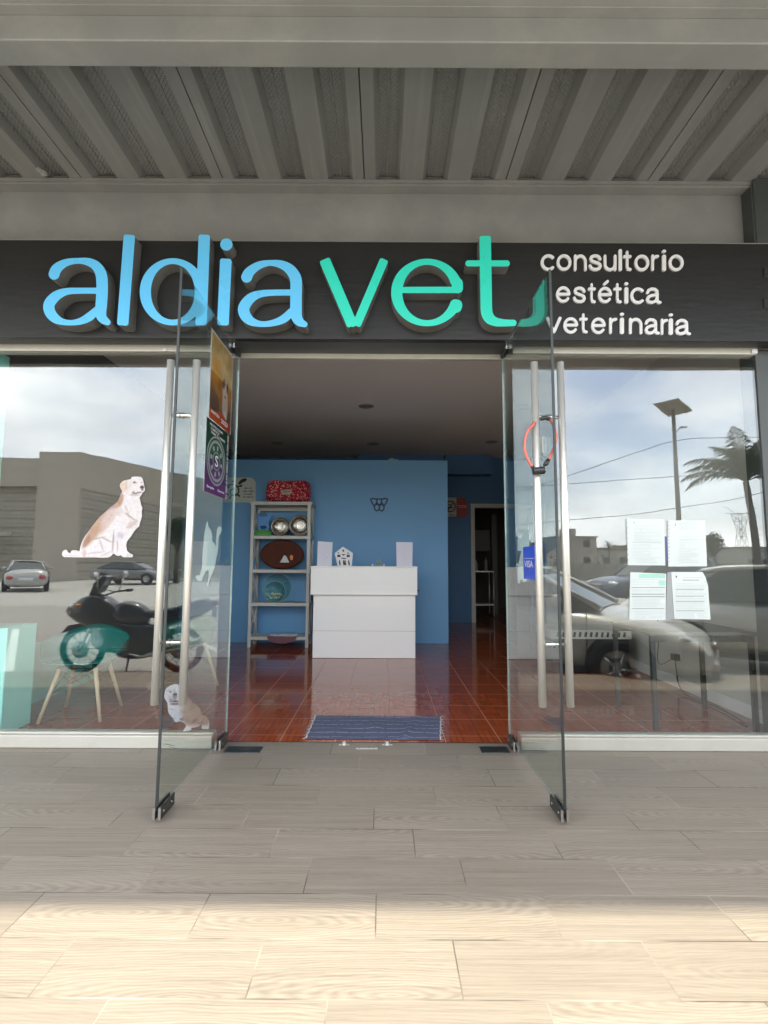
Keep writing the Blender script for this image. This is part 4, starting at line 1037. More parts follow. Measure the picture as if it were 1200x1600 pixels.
# things on the desk
DTOP = dt + .0065
zd = zoom(480, 760, 6.0)
def on_desk(pts, name, m_, th, label, cat, Y, mats=None):
    b = MB(); b.prism([[zd(*p) for p in pts]], lambda u, v, d: (at(u, v, Y).x, d, at(u, v, Y).z), Y, Y + th); o = b.build(name, m_); return tag(o, label, cat)
def standing_card(pts, cx, lbl):
    Y = YD - .02
    q = [(x, y) for x, y in pts]
    zmin = at(*zd(*q[2]), Y).z; off = DTOP - zmin
    b = MB(); b.prism([[zd(*p) for p in q]], lambda u, v, d: (at(u, v, Y).x, d + (at(u, v, Y).z + off - DTOP) * .12, at(u, v, Y).z + off), Y, Y + .002)
    e = b.build('card', mat('pale lilac card', (.66, .66, .76), .6, 0, .02)); tag(e, lbl, 'card')
    b = MB(); r_ = random.Random(cx)
    for k in range(3):
        yy = pts[0][1] + 45 + k * 55
        pp = []
        for j in range(14):
            a = j / 13 * math.pi * 2; rx_, ry_ = r_.uniform(18, 34), r_.uniform(16, 26); pp.append((cx + rx_ * math.cos(a * (1 + k * .5)), yy + ry_ * math.sin(a)))
        P = [at(*zd(*p), Y) for p in pp]; P = [Vector((p.x, Y - .0018 + (p.z + off - DTOP) * .12, p.z + off)) for p in P]
        b.path(P, .0011, 5, True)
    b.build('line_drawing', mat('grey pencil line', (.56, .54, .60), .7), e)
    return e
standing_card([(97,517),(236,525),(228,750),(92,750)], 165, 'white card with a line drawing, left end of the desk')
standing_card([(835,528),(990,530),(985,758),(838,758)], 910, 'white card with a line drawing, right end of the desk')
Yk = YD + .02
hz = at(*zd(350, 752), Yk).z - DTOP
zdh = lambda x, y: zd(x, y)
ho = MB(); ho.prism([[zd(*p) for p in [(335,570),(428,630),(416,752),(288,752),(257,632)]]], lambda u, v, d: (at(u, v, Yk).x, d, at(u, v, Yk).z - hz), Yk, Yk + .02)
hh = tag(ho.build('house_organiser', M['white_l']), 'white house shaped letter holder with dark cutouts on the desk', 'letter holder')
b = MB()
def mk(pts):
    b.prism([[zd(*p) for p in pts]], lambda u, v, d: (at(u, v, Yk).x, d, at(u, v, Yk).z - hz), Yk - .0014, Yk - .0003)
mk([(330,598),(344,598),(347,612),(338,620),(329,612)]); mk([(281,645),(312,645),(312,668),(281,668)]); mk([(370,645),(398,645),(400,668),(370,668)]); mk([(320,672),(362,676),(362,686),(320,682)]); mk([(318,640),(360,640),(340,656)])
for x_ in (300, 338, 352, 386): mk([(x_, 690), (x_ + 8, 700), (x_ + 16, 742), (x_ + 2, 744), (x_ - 4, 720)])
mk([(285,622),(300,626),(300,634),(285,632)]); mk([(375,624),(392,628),(390,636),(375,634)])
b.build('cutouts', mat('dark cutout paint', (.06, .05, .05), .6), hh)
cp = at(*zd(675, 756), YD + .1)
e = empty('cactus_plant', (cp.x, YD + .1, DTOP), 'small spiky potted cactus on the white desk', 'plant')
b = MB(); b.lathe([(0, 0), (.022, 0), (.028, .022), (.024, .022), (0, .018)], (cp.x, YD + .1, DTOP), n=20); b.build('pot', mat('grey pot', (.35, .36, .34), .6), e)
b = MB(); rr = random.Random(3)
for k in range(16):
    a = rr.uniform(0, 6.28); t_ = rr.uniform(.1, .75); h_ = rr.uniform(.035, .075)
    b.tube((cp.x + .008 * math.cos(a), YD + .1 + .008 * math.sin(a), DTOP + .018), (cp.x + h_ * t_ * math.cos(a), YD + .1 + h_ * t_ * math.sin(a) * .6, DTOP + .018 + h_), .0062, .0015, 7)
b.build('spines', mat('pale cactus green', (.30, .38, .26), .6, 0, .4, 60), e)
for k, (x_, lb) in enumerate(((612, 'tiny white figure left of the cactus on the desk'), (720, 'tiny white figure right of the cactus on the desk'))):
    q = at(*zd(x_, 756), YD + .1); b = MB(); b.lathe([(0, 0), (.009, 0), (.010, .012), (.005, .018), (.008, .026), (0, .034)], (q.x, YD + .1, DTOP), n=14); b.tube((q.x - .012, YD + .1, DTOP + .004), (q.x - .012, YD + .1, DTOP + .022), .003); b.tube((q.x - .013, YD + .1, DTOP + .003), (q.x - .001, YD + .1, DTOP + .010), .003)
    tag(b.build('figurine', M['white_l']), lb, 'figurine')
# dog face emblem on the partition
em = [smoothline([(595,118,6),(618,114,6),(640,118,6),(655,132,6),(648,155,6),(630,180,6),(612,160,6),(600,135,6),(595,118,6)]), [(640,118,6),(710,118,6)],
      smoothline([(752,118,6),(730,113,6),(708,118,6),(694,132,6),(702,155,6),(720,180,6),(736,160,6),(748,136,6),(752,118,6)]),
      [(x, y, 6) for x, y, _ in arc(652, 198, 22, 30, 75, 330, 1, 1, 20)], [(x, y, 6) for x, y, _ in arc(698, 200, 22, 30, -150, 105, 1, 1, 20)],
      smoothline([(655,150,6),(662,165,6),(672,172,6),(688,166,6),(694,150,6)]), [(676,186,6),(676,205,6)], [(672,182,6),(684,182,6)]]
lp = [[zd(*p) for p in l_] for l_ in sdf_loops(em, 1.5)]
b = MB(); b.prism(lp, lambda u, v, d: (at(u, v, YP - .008).x, d, at(u, v, YP - .008).z), YP - .008, YP - .0005)
tag(b.build('dog_face_emblem', mat('dark navy acrylic', (.004, .02, .07), .5)), 'dark blue outline of a dog face on the blue partition', 'emblem')
# things on top of the partition
p = at(614, 717, YP); b = MB(); b.box(p.x - .07, p.x - .02, YP + .0, YP + .06, pz + .0005, pz + .015, rot=Matrix.Rotation(R(20), 3, 'Z')); b.box(p.x - .015, p.x + .08, YP, YP + .05, pz + .0005, pz + .012); b.tube((p.x - .05, YP + .02, pz + .02), (p.x + .02, YP + .02, pz + .03), .006); b.tube((p.x - .06, YP + .03, pz + .015), (p.x - .01, YP + .01, pz + .04), .005)
tag(b.build('cable_scraps', mat('dull white plastic', (.42, .42, .38), .5)), 'pale scraps lying on top of the partition', 'scraps')
p = at(697, 716, YP); b = MB(); b.lathe([(0, 0), (.012, 0), (.012, .03), (.006, .04), (.022, .055), (.022, .085), (0, .09)], (p.x - .02, YP + .05, pz + .0005), n=16)
tag(b.build('camera_unit', M['black']), 'little black camera on the right corner of the partition', 'camera')

# signs on walls
def plate(pts, zf, Y, m_, name, label, cat, th=.006):
    b = MB(); b.prism([[zf(*p) for p in pts]], lambda u, v, d: (at(u, v, Y).x, d, at(u, v, Y).z), Y, Y + th)
    return tag(b.build(name, m_), label, cat)
zs = zoom(340, 700, 1067 / 220)
rc = [(30,224)] + [(240 + 48 * math.sin(R(a)), 272 - 48 * math.cos(R(a))) for a in range(0, 91, 15)] + [(288,405),(235,412),(30,412)]
Ys = YP - .008
sg = plate(rc, zs, Ys, mat('pale sign plastic', (.50, .53, .50), .4), 'smoke_free_sign', 'rounded white smoke free sign on the partition beside the shelf', 'sign')
st = [[(x, y, 5.5) for x, y, _ in arc(112, 322, 48, 46, -60, 230, 1, 1, 30)], [(x, y, 4.5) for x, y, _ in arc(118, 335, 24, 24, 60, 330, 1, 1, 20)], [(165,268,10),(185,250,13),(205,242,13),(215,238,7)], [(160,290,6),(180,286,8)], [(85,290,5),(82,302,6)], [(150,350,6),(165,364,7)], [(100,365,5),(92,380,6)], [(112,255,6),(120,252,6)]]
b = MB(); b.prism([[zs(*p) for p in l_] for l_ in sdf_loops(st, 2.0)], lambda u, v, d: (at(u, v, Ys - .001).x, d, at(u, v, Ys).z), Ys - .0012, Ys - .0003); b.build('leaf_symbol', M['black'], sg)
for k, (s_, w_) in enumerate((('ESPACIO', 62), ('100% LIBRE', 84), ('DE HUMO', 68), ('DE TABACO', 80))):
    o_ = at(*zs(232 - w_ / 2, 312 + k * 22), Ys); wm = at(*zs(232 + w_ / 2, 312), Ys).x - o_.x; hm = .026
    b = MB(); put_text(b, s_, (o_.x, Ys - .0012, o_.z), (1, 0, 0), (0, 0, 1), wm, hm, True); b.build('lettering', M['black'], sg, fixn=False)
zn = zoom(680, 700, 1067 / 200)
Yn = YB - .008
ns = plate([(60,413),(178,413),(178,571),(60,571)], zn, Yn, mat('dim white sign', (.42, .42, .40), .5), 'no_smoking_sign', 'white no smoking sign on the dark blue back wall', 'sign')
b = MB(); b.prism([[zn(*p) for p in l_] for l_ in sdf_loops([[(x, y, 4.5) for x, y, _ in arc(128, 487, 38, 44, 0, 360, 1, 1, 40)], [(104,520,4),(152,452,4)], [(100,497,6),(140,497,6)], [(100,480,3),(112,470,3),(122,478,3),(140,468,3)]], 2.0)], lambda u, v, d: (at(u, v, Yn).x, d, at(u, v, Yn).z), Yn - .0014, Yn - .0003); b.build('symbol', M['black'], ns)
b = MB(); b.prism([[zn(*p) for p in [(120,556),(165,556),(165,562),(120,562)]]], lambda u, v, d: (at(u, v, Yn).x, d, at(u, v, Yn).z), Yn - .0014, Yn - .0003); b.build('small_print', M['black'], ns)
rs = plate([(179,414),(238,414),(264,450),(267,540),(256,571),(179,571)], zn, Yn - .001, mat('red sign plastic', (.36, .03, .02), .5), 'fire_notice', 'red notice sign beside the no smoking sign', 'sign')
for v_ in (479, 492):
    b = MB(); b.prism([[zn(*p) for p in [(184 if v_ == 479 else 196, v_), (262, v_), (262, v_ + 4), (184 if v_ == 479 else 196, v_ + 4)]]], lambda u, v, d: (at(u, v, Yn).x, d, at(u, v, Yn).z), Yn - .0026, Yn - .0013); b.build('white_rule', mat('dim white ink', (.5, .46, .44), .5), rs)

# shelf unit
YS = 7.16
sA, sB = at(386, 1008, YS).x, at(481.5, 1008, YS).x; sT = at(436, 784, YS).z; SD = .36
sh = empty('shelf_unit', ((sA + sB) / 2, YS, 0), 'white wooden shelf unit with crossed sides and pet goods', 'shelf')
m_sh = mat('weathered white wood', (.60, .59, .55), .55, 0, .12, 12, .15, 60, stretch=(1, 1, .2))
pt = .045
for x in (sA, sB - pt):
    for y in (YS, YS + SD - pt):
        b = MB(); b.box(x, x + pt, y, y + pt, .001, sT - .045); b.build('post', m_sh, sh, bevel=.003)
b = MB(); b.box(sA - .02, sB + .02, YS - .02, YS + SD + .02, sT - .022, sT); b.build('top_board', m_sh, sh, bevel=.003)
b = MB(); b.box(sA - .008, sB + .008, YS - .008, YS + SD, sT - .0445, sT - .0225); b.build('top_frame', m_sh, sh, bevel=.003)
shz = []
for v_ in (837, 890, 942, 995):
    a = at(436, v_, YS + .01); shz.append(a.z); b = MB(); b.box(sA + .003, sB - .003, YS + .006, YS + SD - .006, a.z - .045, a.z); b.build('shelf_board', m_sh, sh, bevel=.003)
zz = [shz[3]] + [shz[2], shz[1], shz[0], sT - .045]
for x in (sA + .022, sB - .022):
    for k in range(4):
        za_, zb2 = zz[k], zz[k + 1] - (.045 if k < 3 else 0)
        b = MB()
        b.tube((x - .004, YS + pt, za_), (x - .004, YS + SD - pt, zb2), .011, n=6); b.tube((x + .012, YS + SD - pt, za_), (x + .012, YS + pt, zb2), .011, n=6)
        b.build('side_cross', m_sh, sh)
b = MB(); b.box(sA + pt, sB - pt, YS + SD - .03, YS + SD - .01, sT - .10, sT - .046); b.build('back_rail', m_sh, sh)
s1, s2, s3, s4 = shz
# green slow bowl with blue bone stand
def X_(px_, Y): return at(px_, 900, Y).x
Yb = YS + .14
cx_ = X_(408, Yb)
b = MB(); b.lathe([(0, 0), (.155, 0), (.150, .02), (.128, .082), (.118, .082), (.112, .03), (0, .03)], (cx_, Yb, s1 + .001), n=40); tag(b.build('pet_bowl', mat('green plastic', (.10, .36, .10), .35)), 'green plastic pet bowl on the top shelf', 'pet bowl')
bone = [bar((0, -.02), (0, .20), .072, .02)]
st = [[(-.06, .0, .018), (-.06, .2, .018), (-.095, .245, .034)], [(.06, .0, .018), (.06, .2, .018), (.095, .245, .034)], [(-.06, .2, .03), (0, .205, .03), (.06, .2, .03)], [(-.05, .12, .02), (.05, .12, .02)], [(-.03, .14, .03), (.03, .18, .03)], [(-.06, .045, .012), (.06, .045, .012)]]
b = MB(); b.prism(sdf_loops(st, .006), lambda u, v, d: (cx_ + .01 + u, d, s1 + .05 + v), Yb + .02, Yb + .045)
tag(b.build('bone_toy', mat('bright blue plastic', (.05, .25, .62), .35)), 'blue bone shaped toy standing in the green bowl', 'pet toy')
m_st = mat('bowl steel', (.34, .31, .27), .22, .9, .1, 20)
for px_, r_, lb in ((436, .135, 'dark rimmed steel bowl tipped on edge beside the green bowl'), (467, .155, 'larger steel bowl tipped on edge at the right of the top shelf')):
    cx2 = X_(px_, YS + .10); cz2 = s1 + r_ + .001
    e = empty('steel_bowl', (cx2, YS + .10, s1), lb, 'steel bowl', 'steel bowls on the shelf')
    b = MB(); b.lathe([(r_ * .98, 0), (r_, -.004), (r_ * .93, -.012), (r_ * .90, -.004), (r_ * .86, .012), (r_ * .60, .045), (r_ * .2, .05), (0, .05)], (cx2, YS + .10, cz2), 'Y', 44); 
    # lathe along Y: height maps to -z of axis, bowl opening faces the street
    b.build('bowl', m_st, e)
    b = MB(); b.lathe([(r_ * .30, .035), (r_ * .42, .030), (r_ * .44, .044)], (cx2, YS + .10, cz2), 'Y', 40); b.build('inner_ring', M['chrome'], e)
    b = MB(); b.lathe([(r_ * 1.0, .0), (r_ * .99, -.010), (r_ * .94, -.014), (r_ * .97, .03), (r_ * .92, .09), (r_ * .7, .11), (0, .11)], (cx2, YS + .10, cz2), 'Y', 44); b.build('outer_shell', mat('dark navy plastic', (.02, .022, .04), .3), e)
# brown round bed with the two tags
Yc = YS + .16; cx3 = (sA + sB) / 2 + .0; rz = (s1 - .045 - s2) / 2 - .004
b = MB(); b.lathe([(0, -.03), (.16, -.035), (.27, -.06), (.335, -.05), (.345, 0), (.335, .06), (.2, .09), (0, .09)], (cx3, Yc, s2 + rz + .001), 'Y', 48, m=Matrix.Diagonal((.93, 1, rz / .345)))
bd = tag(b.build('cushion', mat('brown plush', (.085, .020, .009), .85, 0, .45, 14, .6, 50), sub=1), 'round dark brown plush cushion standing on the second shelf', 'cushion')
b = MB(); q = X_(443, YS + .06); zq = s2 + .11; b.prism([[(-.07, -.01), (-.035, .04), (-.012, .085), (.02, .07), (.055, .01), (.065, -.01)]], lambda u, v, d: (q + .01 + u, d, zq + v * 1.1), YS + .070, YS + .076); b.build('paper_tag', M['paper'], bd)
b = MB(); q = X_(450, YS + .06); b.prism([[(-.0, -.01), (.03, .0), (.035, .05), (.01, .07), (-.015, .05)]], lambda u, v, d: (q + .03 + u, d, zq + .03 + v), YS + .068, YS + .074); b.build('orange_tag', mat('orange card', (.72, .26, .06), .5), bd)
# glass dishes
def plain_glass(name, tint):
    m = newmat(name); t = NT(m)
    g_ = t.n('BsdfGlossy'); g_.inputs['Roughness'].default_value = .05; g_.inputs['Color'].default_value = (*tint, 1)
    tr_ = t.n('BsdfTransparent'); tr_.inputs['Color'].default_value = (*tint, 1); lw_ = t.n('LayerWeight'); lw_.inputs['Blend'].default_value = .35
    mx_ = t.n('MixShader'); o_ = t.n('OutputMaterial'); t.l(lw_.outputs['Facing'], mx_.inputs[0]); t.l(tr_.outputs[0], mx_.inputs[1]); t.l(g_.outputs[0], mx_.inputs[2]); t.l(mx_.outputs[0], o_.inputs[0]); return m
mg = plain_glass('greenish glass', (.88, .96, .92))
for r_, dy, off, lb in ((.205, .12, .03, 'large clear glass dish standing on the third shelf'), (.15, .07, 0, 'smaller green glass dish in front of the large one')):
    cx4 = X_(430, YS + dy) + off
    b = MB(); b.lathe([(0, .03), (r_ * .55, .03), (r_ * .72, .018), (r_ * .95, 0), (r_, -.004), (r_, .004), (r_ * .96, .008), (r_ * .74, .026), (r_ * .55, .038), (0, .038)], (cx4, YS + dy, s3 + r_ + .001), 'Y', 48)
    gd = tag(b.build('glass_dish', mg), lb, 'dish'); b = MB(); b.path([(cx4 + r_ * math.cos(a * math.pi / 24), YS + dy, s3 + r_ + .001 + r_ * math.sin(a * math.pi / 24)) for a in range(48)], .0035, 6, closed=True); b.build('rim', mat('pale green rim', (.42, .60, .48), .2), gd)
    if r_ < .2:
        rr = random.Random(5); b = MB()
        for k in range(26):
            a = rr.uniform(3.4, 6.0); q_ = rr.uniform(.02, .11); cxx, czz = cx4 + q_ * math.cos(a), s3 + r_ + q_ * math.sin(a)
            b.ball((cxx, YS + dy + .018, czz), rr.uniform(.007, .014), 1, .5, rr.uniform(.6, 1.6), 8)
        b.build('beads', mat('pale beads', (.55, .62, .40), .4, 0, .5, 60), gd)
# maroon and white mat hanging over the bottom shelf
Ym = YS - .004
oc = X_(443, Ym); 
b = MB()
pts = [(oc + .205 * math.cos(R(a)), -.095 * abs(math.sin(R(a))) ** .8) for a in range(180, 361, 10)]
b.prism([[(x, z) for x, z in pts]], lambda u, v, d: (u, d + v * .25, s4 + .012 + v), Ym - .016, Ym - .006)
mm = tag(b.build('place_mat', mat('maroon rubber mat', (.11, .012, .03), .5)), 'maroon mat with white lettering lying over the bottom shelf edge', 'mat')
b = MB(); put_text(b, 'comer con cariño', (oc - .12, Ym - .027, s4 - .035), (1, 0, 0), (0, .25, 1), .24, .024, True); b.build('lettering', mat('dim white ink', (.6, .58, .56), .5), mm, fixn=False)
b = MB(); b.lathe([(0, 0), (.20, 0), (.205, .006), (.2, .012), (0, .010)], (oc, YS + .19, s4 + .001), n=40); tag(b.build('white_plate', M['white_paint']), 'flat white and grey mat lying on the bottom shelf', 'mat')
# red patterned pet bed on top
def red_bed():
    x0_, x1_ = at(413, 780, YS + .05).x, at(484, 780, YS + .05).x; z0_, z1_ = sT + .0005, at(448, 748, YS + .05).z
    m = newmat('red patterned fleece'); t = NT(m); o_ = t.coord('Object')
    v_ = t.n('TexVoronoi'); v_.inputs['Scale'].default_value = 34; t.l(o_, v_.inputs['Vector'])
    dots = t.math('LESS_THAN', v_.outputs['Distance'], .36); n_ = t.noise(o_, 12, 4)
    c = t.mix(n_, (.26, .012, .035), (.46, .03, .08)); c = t.mix(t.math('MULTIPLY', dots, t.ramp(t.noise(o_, 9, 2), .35, .5)), c, (.75, .40, .30))
    t.bsdf(c, .9, 0, t.noise(o_, 40, 4), .6, .01, .2)
    e = empty('pet_bed', ((x0_ + x1_) / 2, YS + .15, z0_), 'red patterned pet bed standing on top of the shelf unit', 'pet bed')
    w_, h_ = x1_ - x0_, z1_ - z0_
    b = MB(); n_ = 40; vs, fs = [], []
    for i in range(n_ + 1):
        for j in range(n_ + 1):
            u, v = i / n_, j / n_
            sx_, sz_ = 2 * u - 1, 2 * v - 1
            rnd = (abs(sx_) ** 5 + abs(sz_) ** 5) ** .2; mx_ = max(abs(sx_), abs(sz_)) + 1e-6; k = mx_ / max(rnd, 1e-6)
            ex, ez = sx_ * (1 - .10 * (sz_ > 0) * sz_) * k, sz_ * k
            rim = math.exp(-((mx_ - .8) / .16) ** 2); dip = .03 * mnoise.noise(Vector((ex * 4, 0, ez * 4)))
            y = YS + .05 - .06 * rim + .10 * max(0, mx_ - .86) / .14 + dip * .5
            zc = z0_ + h_ * (.5 + ez * .5); zc -= .02 * math.cos(ex * 2.2) * (v ** 3) * 0.9
            vs.append((x0_ + w_ * (.5 + ex * .5), y, max(z0_ + .001, zc)))
    for i in range(n_):
        for j in range(n_): fs.append((i * (n_ + 1) + j, (i + 1) * (n_ + 1) + j, (i + 1) * (n_ + 1) + j + 1, i * (n_ + 1) + j + 1))
    b.add(vs, fs, True)
    b.box(x0_ + .03, x1_ - .03, YS + .10, YS + .24, z0_ + .001, z1_ - .04)
    b.build('fleece_body', m, e)
    cx_ = (x0_ + x1_) / 2 + .0; cz_ = at(446, 768, YS - .01).z
    b = MB(); b.prism([[(-.075, -.03), (-.06, -.042), (.06, -.03), (.07, -.02), (.07, .03), (.05, .036), (-.06, .026), (-.075, .015)]], lambda u, v, d: (cx_ + u, d, cz_ + v), YS + .012, YS + .02)
    tg = b.build('name_tag', mat('beige cloth tag', (.42, .38, .30), .7), e); b = MB(); put_text(b, 'MICHI', (cx_ - .045, YS + .0112, cz_ - .014), (1, 0, .05), (0, 0, 1), .09, .026, True); b.build('lettering', M['ink_d'], tg, fixn=False)
red_bed()
# rug at the threshold
def rug():
    A = [onz(478, 1155, 0), onz(688, 1157, 0), onz(689, 1121, 0), onz(494, 1119, 0)]
    m = newmat('woven blue rag rug'); t = NT(m); o_ = t.coord('Object'); sp = t.n('SeparateXYZ'); t.l(o_, sp.inputs[0])
    w_ = t.math('SINE', t.math('MULTIPLY', sp.outputs['Y'], 700)); n_ = t.noise(t.scaled(o_, (12, 90, 1)), 1, 4, .7)
    c = t.mix(n_, (.055, .065, .12), (.17, .19, .29))
    ln_ = t.math('LESS_THAN', t.math('ABSOLUTE', t.math('SUBTRACT', t.math('FRACT', t.math('MULTIPLY', t.math('ADD', sp.outputs['Y'], t.math('MULTIPLY', t.noise(t.scaled(o_, (2, 1, 1)), 2, 2), .02)), 11.5)), .5)), .045)
    c = t.mix(t.math('MULTIPLY', ln_, t.ramp(t.noise(t.scaled(o_, (40, 9, 1)), 1, 2), .35, .5)), c, (.42, .42, .48))
    t.bsdf(c, .95, 0, t.math('ADD', n_, t.math('MULTIPLY', w_, .3)), .8, .006, .1)
    e = empty('rug', (A[0].x, A[0].y, 0), 'blue grey woven rag rug with pale lines at the doorway', 'rug')
    nx, ny = 120, 30; vs = []; fs = []
    for j in range(ny + 1):
        for i in range(nx + 1):
            u, v = i / nx, j / ny
            p_ = (A[0] * (1 - u) + A[1] * u) * (1 - v) + (A[3] * (1 - u) + A[2] * u) * v
            z = .007 + .006 * mnoise.noise(Vector((p_.x * 6, p_.y * 9, 0))) + .016 * math.exp(-((u - .72 - .1 * v) / .03) ** 2) * (.4 + .6 * (1 - v)) + .012 * math.exp(-(((u - .5) / .05) ** 2 + ((v - .55) / .2) ** 2))
            sc_ = .010 * abs(math.sin(u * 42)) * (1 if v > .5 else -.7)
            if j in (0, ny): p_.y += sc_ + .006 * mnoise.noise(Vector((u * 40, v, 1))); z = .004
            vs.append((p_.x, p_.y, max(.003, z)))
    for j in range(ny):
        for i in range(nx): a = j * (nx + 1) + i; fs.append((a, a + 1, a + nx + 2, a + nx + 1))
    b = MB(); b.add(vs, fs, True); b.build('weave', m, e, fixn=False)
    m_w = mat('pale thread', (.55, .53, .55), .9)
    for s_ in (0, 1):
        b = MB(); P = [Vector((A[s_].x + (A[3 - s_].x - A[s_].x) * k / 16 + .004 * math.sin(k * 2.1), A[s_].y + (A[3 - s_].y - A[s_].y) * k / 16, .010)) for k in range(17)]
        b.path(P, .0042, 6); sx_ = -1 if s_ == 0 else 1
        for k in range(0, 17, 2): b.path([P[k], P[k] + Vector((sx_ * .015, -.004, -.004)), P[k] + Vector((sx_ * .024 , .004 * (k % 3), -.008))], .0014, 4)
        b.build('fringe', m_w, e)
rug()

# chairs, tables and the rest behind the panes
M['shell'] = mat('dark teal moulded plastic', (.02, .19, .17), .16, 0, .06, 3, spec=.6)
M['beech'] = mat('pale beech', (.55, .43, .28), .45, 0, .18, 8, .1, 40, stretch=(4, 4, .6))
def make_chair():
    e = empty('shell_chair', (0, 0, 0), 'teal tub chair with pale wooden legs nearest the left window', 'chair', 'teal chairs behind the left window')
    for (x, y) in ((-1, -1), (1, -1), (1, 1), (-1, 1)):
        b = MB(); b.tube((x * .215, y * .215, .0), (x * .125, y * .125, .385), .0115, .0165, 14); b.build('leg', M['beech'], e)
    b = MB()
    for k in range(4):
        c4 = [(-1, -1), (1, -1), (1, 1), (-1, 1)]; (ax, ay), (bx_, by_) = c4[k], c4[(k + 1) % 4]
        lo = lambda x, y: Vector((x * .17, y * .17, .19)); hi_ = lambda x, y: Vector((x * .135, y * .135, .375))
        b.tube(lo(ax, ay), hi_(bx_, by_), .0032, n=6); b.tube(hi_(ax, ay), lo(bx_, by_), .0032, n=6)
        b.tube(lo(ax, ay), Vector((0, 0, .34)), .0032, n=6); b.tube(hi_(ax, ay), hi_(bx_, by_), .0042, n=6)
    b.build('wire_brace', M['black'], e)
    for (x, y) in ((-1, -1), (1, -1), (1, 1), (-1, 1)):
        b = MB(); b.tube((x * .127, y * .127, .375), (x * .12, y * .12, .405), .02, n=14); b.build('mount', M['black'], e)
    # tub shell: bowl of revolution squashed, its rim rising from the front to arms and back
    b = MB(); nr, na = 14, 56; vs = []; fs = []
    for layer, dz_ in ((0, 0.0), (1, -.009)):
        for i in range(nr + 1):
            t_ = i / nr
            for j in range(na):
                a = 2 * math.pi * j / na; fr = max(0, math.sin(a)); side_ = abs(math.cos(a))
                rimh = .035 + .215 * fr ** 1.6 + .12 * side_ ** 3 * (1 if math.sin(a) > -.25 else max(0, 1 + (math.sin(a) + .25) * 2.6))
                rx_, ry_ = .31, (.27 if math.sin(a) > 0 else .25)
                rad = min(1, t_ * 1.35) ** .9 if t_ < .55 else .72 + .28 * (t_ - .0) ** 1.5
                rad = .74 * (t_ / .55) if t_ < .55 else .74 + .26 * math.sin((t_ - .55) / .45 * math.pi / 2) ** 1.0
                h_ = .0 if t_ < .45 else rimh * ((t_ - .45) / .55) ** 1.7
                fl = -.02 * (t_ ** 6) if math.sin(a) < -.6 else 0
                vs.append((rad * rx_ * math.cos(a), rad * ry_ * math.sin(a) - .01 - .02 * fr * t_, .418 + dz_ + h_ + fl - .012 * math.cos(min(1, t_ / .45) * math.pi / 2)))
    L0 = (nr + 1) * na
    for i in range(nr):
        for j in range(na):
            a, c, d, f_ = i * na + j, i * na + (j + 1) % na, (i + 1) * na + (j + 1) % na, (i + 1) * na + j
            fs.append((a, c, d, f_)); fs.append((L0 + a, L0 + f_, L0 + d, L0 + c))
    for j in range(na): a = nr * na + j; c = nr * na + (j + 1) % na; fs.append((a, c, L0 + c, L0 + a))
    b.add(vs, fs, True); b.build('seat_shell', M['shell'], e, fixn=True)
    return e
ch = make_chair(); q0 = onz(57, 1130); q1 = onz(145, 1130); q2 = onz(192, 1104); q3 = onz(113, 1105)
c_ = (q0 + q1 + q2 + q3) / 4; ch.location = (c_.x, c_.y, .001); ch.rotation_euler.z = R(8)
c2 = copy_tree(ch); c2.location = (c_.x + .46, c_.y + .85, .001); c2.rotation_euler.z = R(-28); c2['label'] = 'teal tub chair behind and right of the nearest one'
# dark leg table beside the right wall
def table(x0_, x1_, y0_, y1_, zt, label):
    e = empty('table', ((x0_ + x1_) / 2, (y0_ + y1_) / 2, 0), label, 'table', 'tables behind the right window')
    m_t = mat('charcoal table leg', (.05, .055, .055), .4, .3); 
    for x in (x0_ + .03, x1_ - .03):
        for y in (y0_ + .03, y1_ - .03):
            b = MB(); b.box(x - .016, x + .016, y - .016, y + .016, .001, zt - .03); b.build('leg', m_t, e, bevel=.002)
    b = MB(); b.box(x0_, x1_, y0_, y1_, zt - .028, zt); b.build('table_top', mat('pale grey table top', (.13, .135, .125), .5), e, bevel=.004)
    b = MB(); b.box(x0_ + .05, x1_ - .05, y0_ + .03, y0_ + .05, zt - .075, zt - .029); b.box(x0_ + .05, x1_ - .05, y1_ - .05, y1_ - .03, zt - .075, zt - .029); b.build('apron', m_t, e)
    return e
tl = onz(1025, 1141); tr_ = onz(1189, 1145)
table(tl.x - .03, min(XR - .05, tr_.x + .03), tl.y - .03, tl.y + .62, .70, 'pale topped table with dark legs close behind the right window')
# box unit
ca, cb = onz(862, 1050), onz(988, 1053); Yc2 = (ca.y + cb.y) / 2; xr_ = min(XR - .03, cb.x); ch_ = at(900, 984, Yc2).z
e = empty('box_unit', ((ca.x + xr_) / 2, Yc2, 0), 'low black box unit with a slotted white top rail', 'box unit')
b = MB(); b.box(ca.x, xr_, Yc2, Yc2 + .5, .001, ch_ - .1); b.build('body', mat('black box side', (.012, .012, .014), .35), e, bevel=.01)  # low black body under the slotted white top rail
b = MB(); b.box(ca.x - .02, xr_ + .02, Yc2 - .02, Yc2 + .52, ch_ - .099, ch_); b.build('top_rail', M['inner_white'], e, bevel=.008)
for k in range(13):
    x = ca.x + .06 + (xr_ - ca.x - .12) * k / 12; b = MB(); b.box(x - .013, x + .013, Yc2 - .0225, Yc2 - .0203, ch_ - .075, ch_ - .022, rot=Matrix.Rotation(R(12), 3, 'Y')); b.build('slot', M['black'], e)
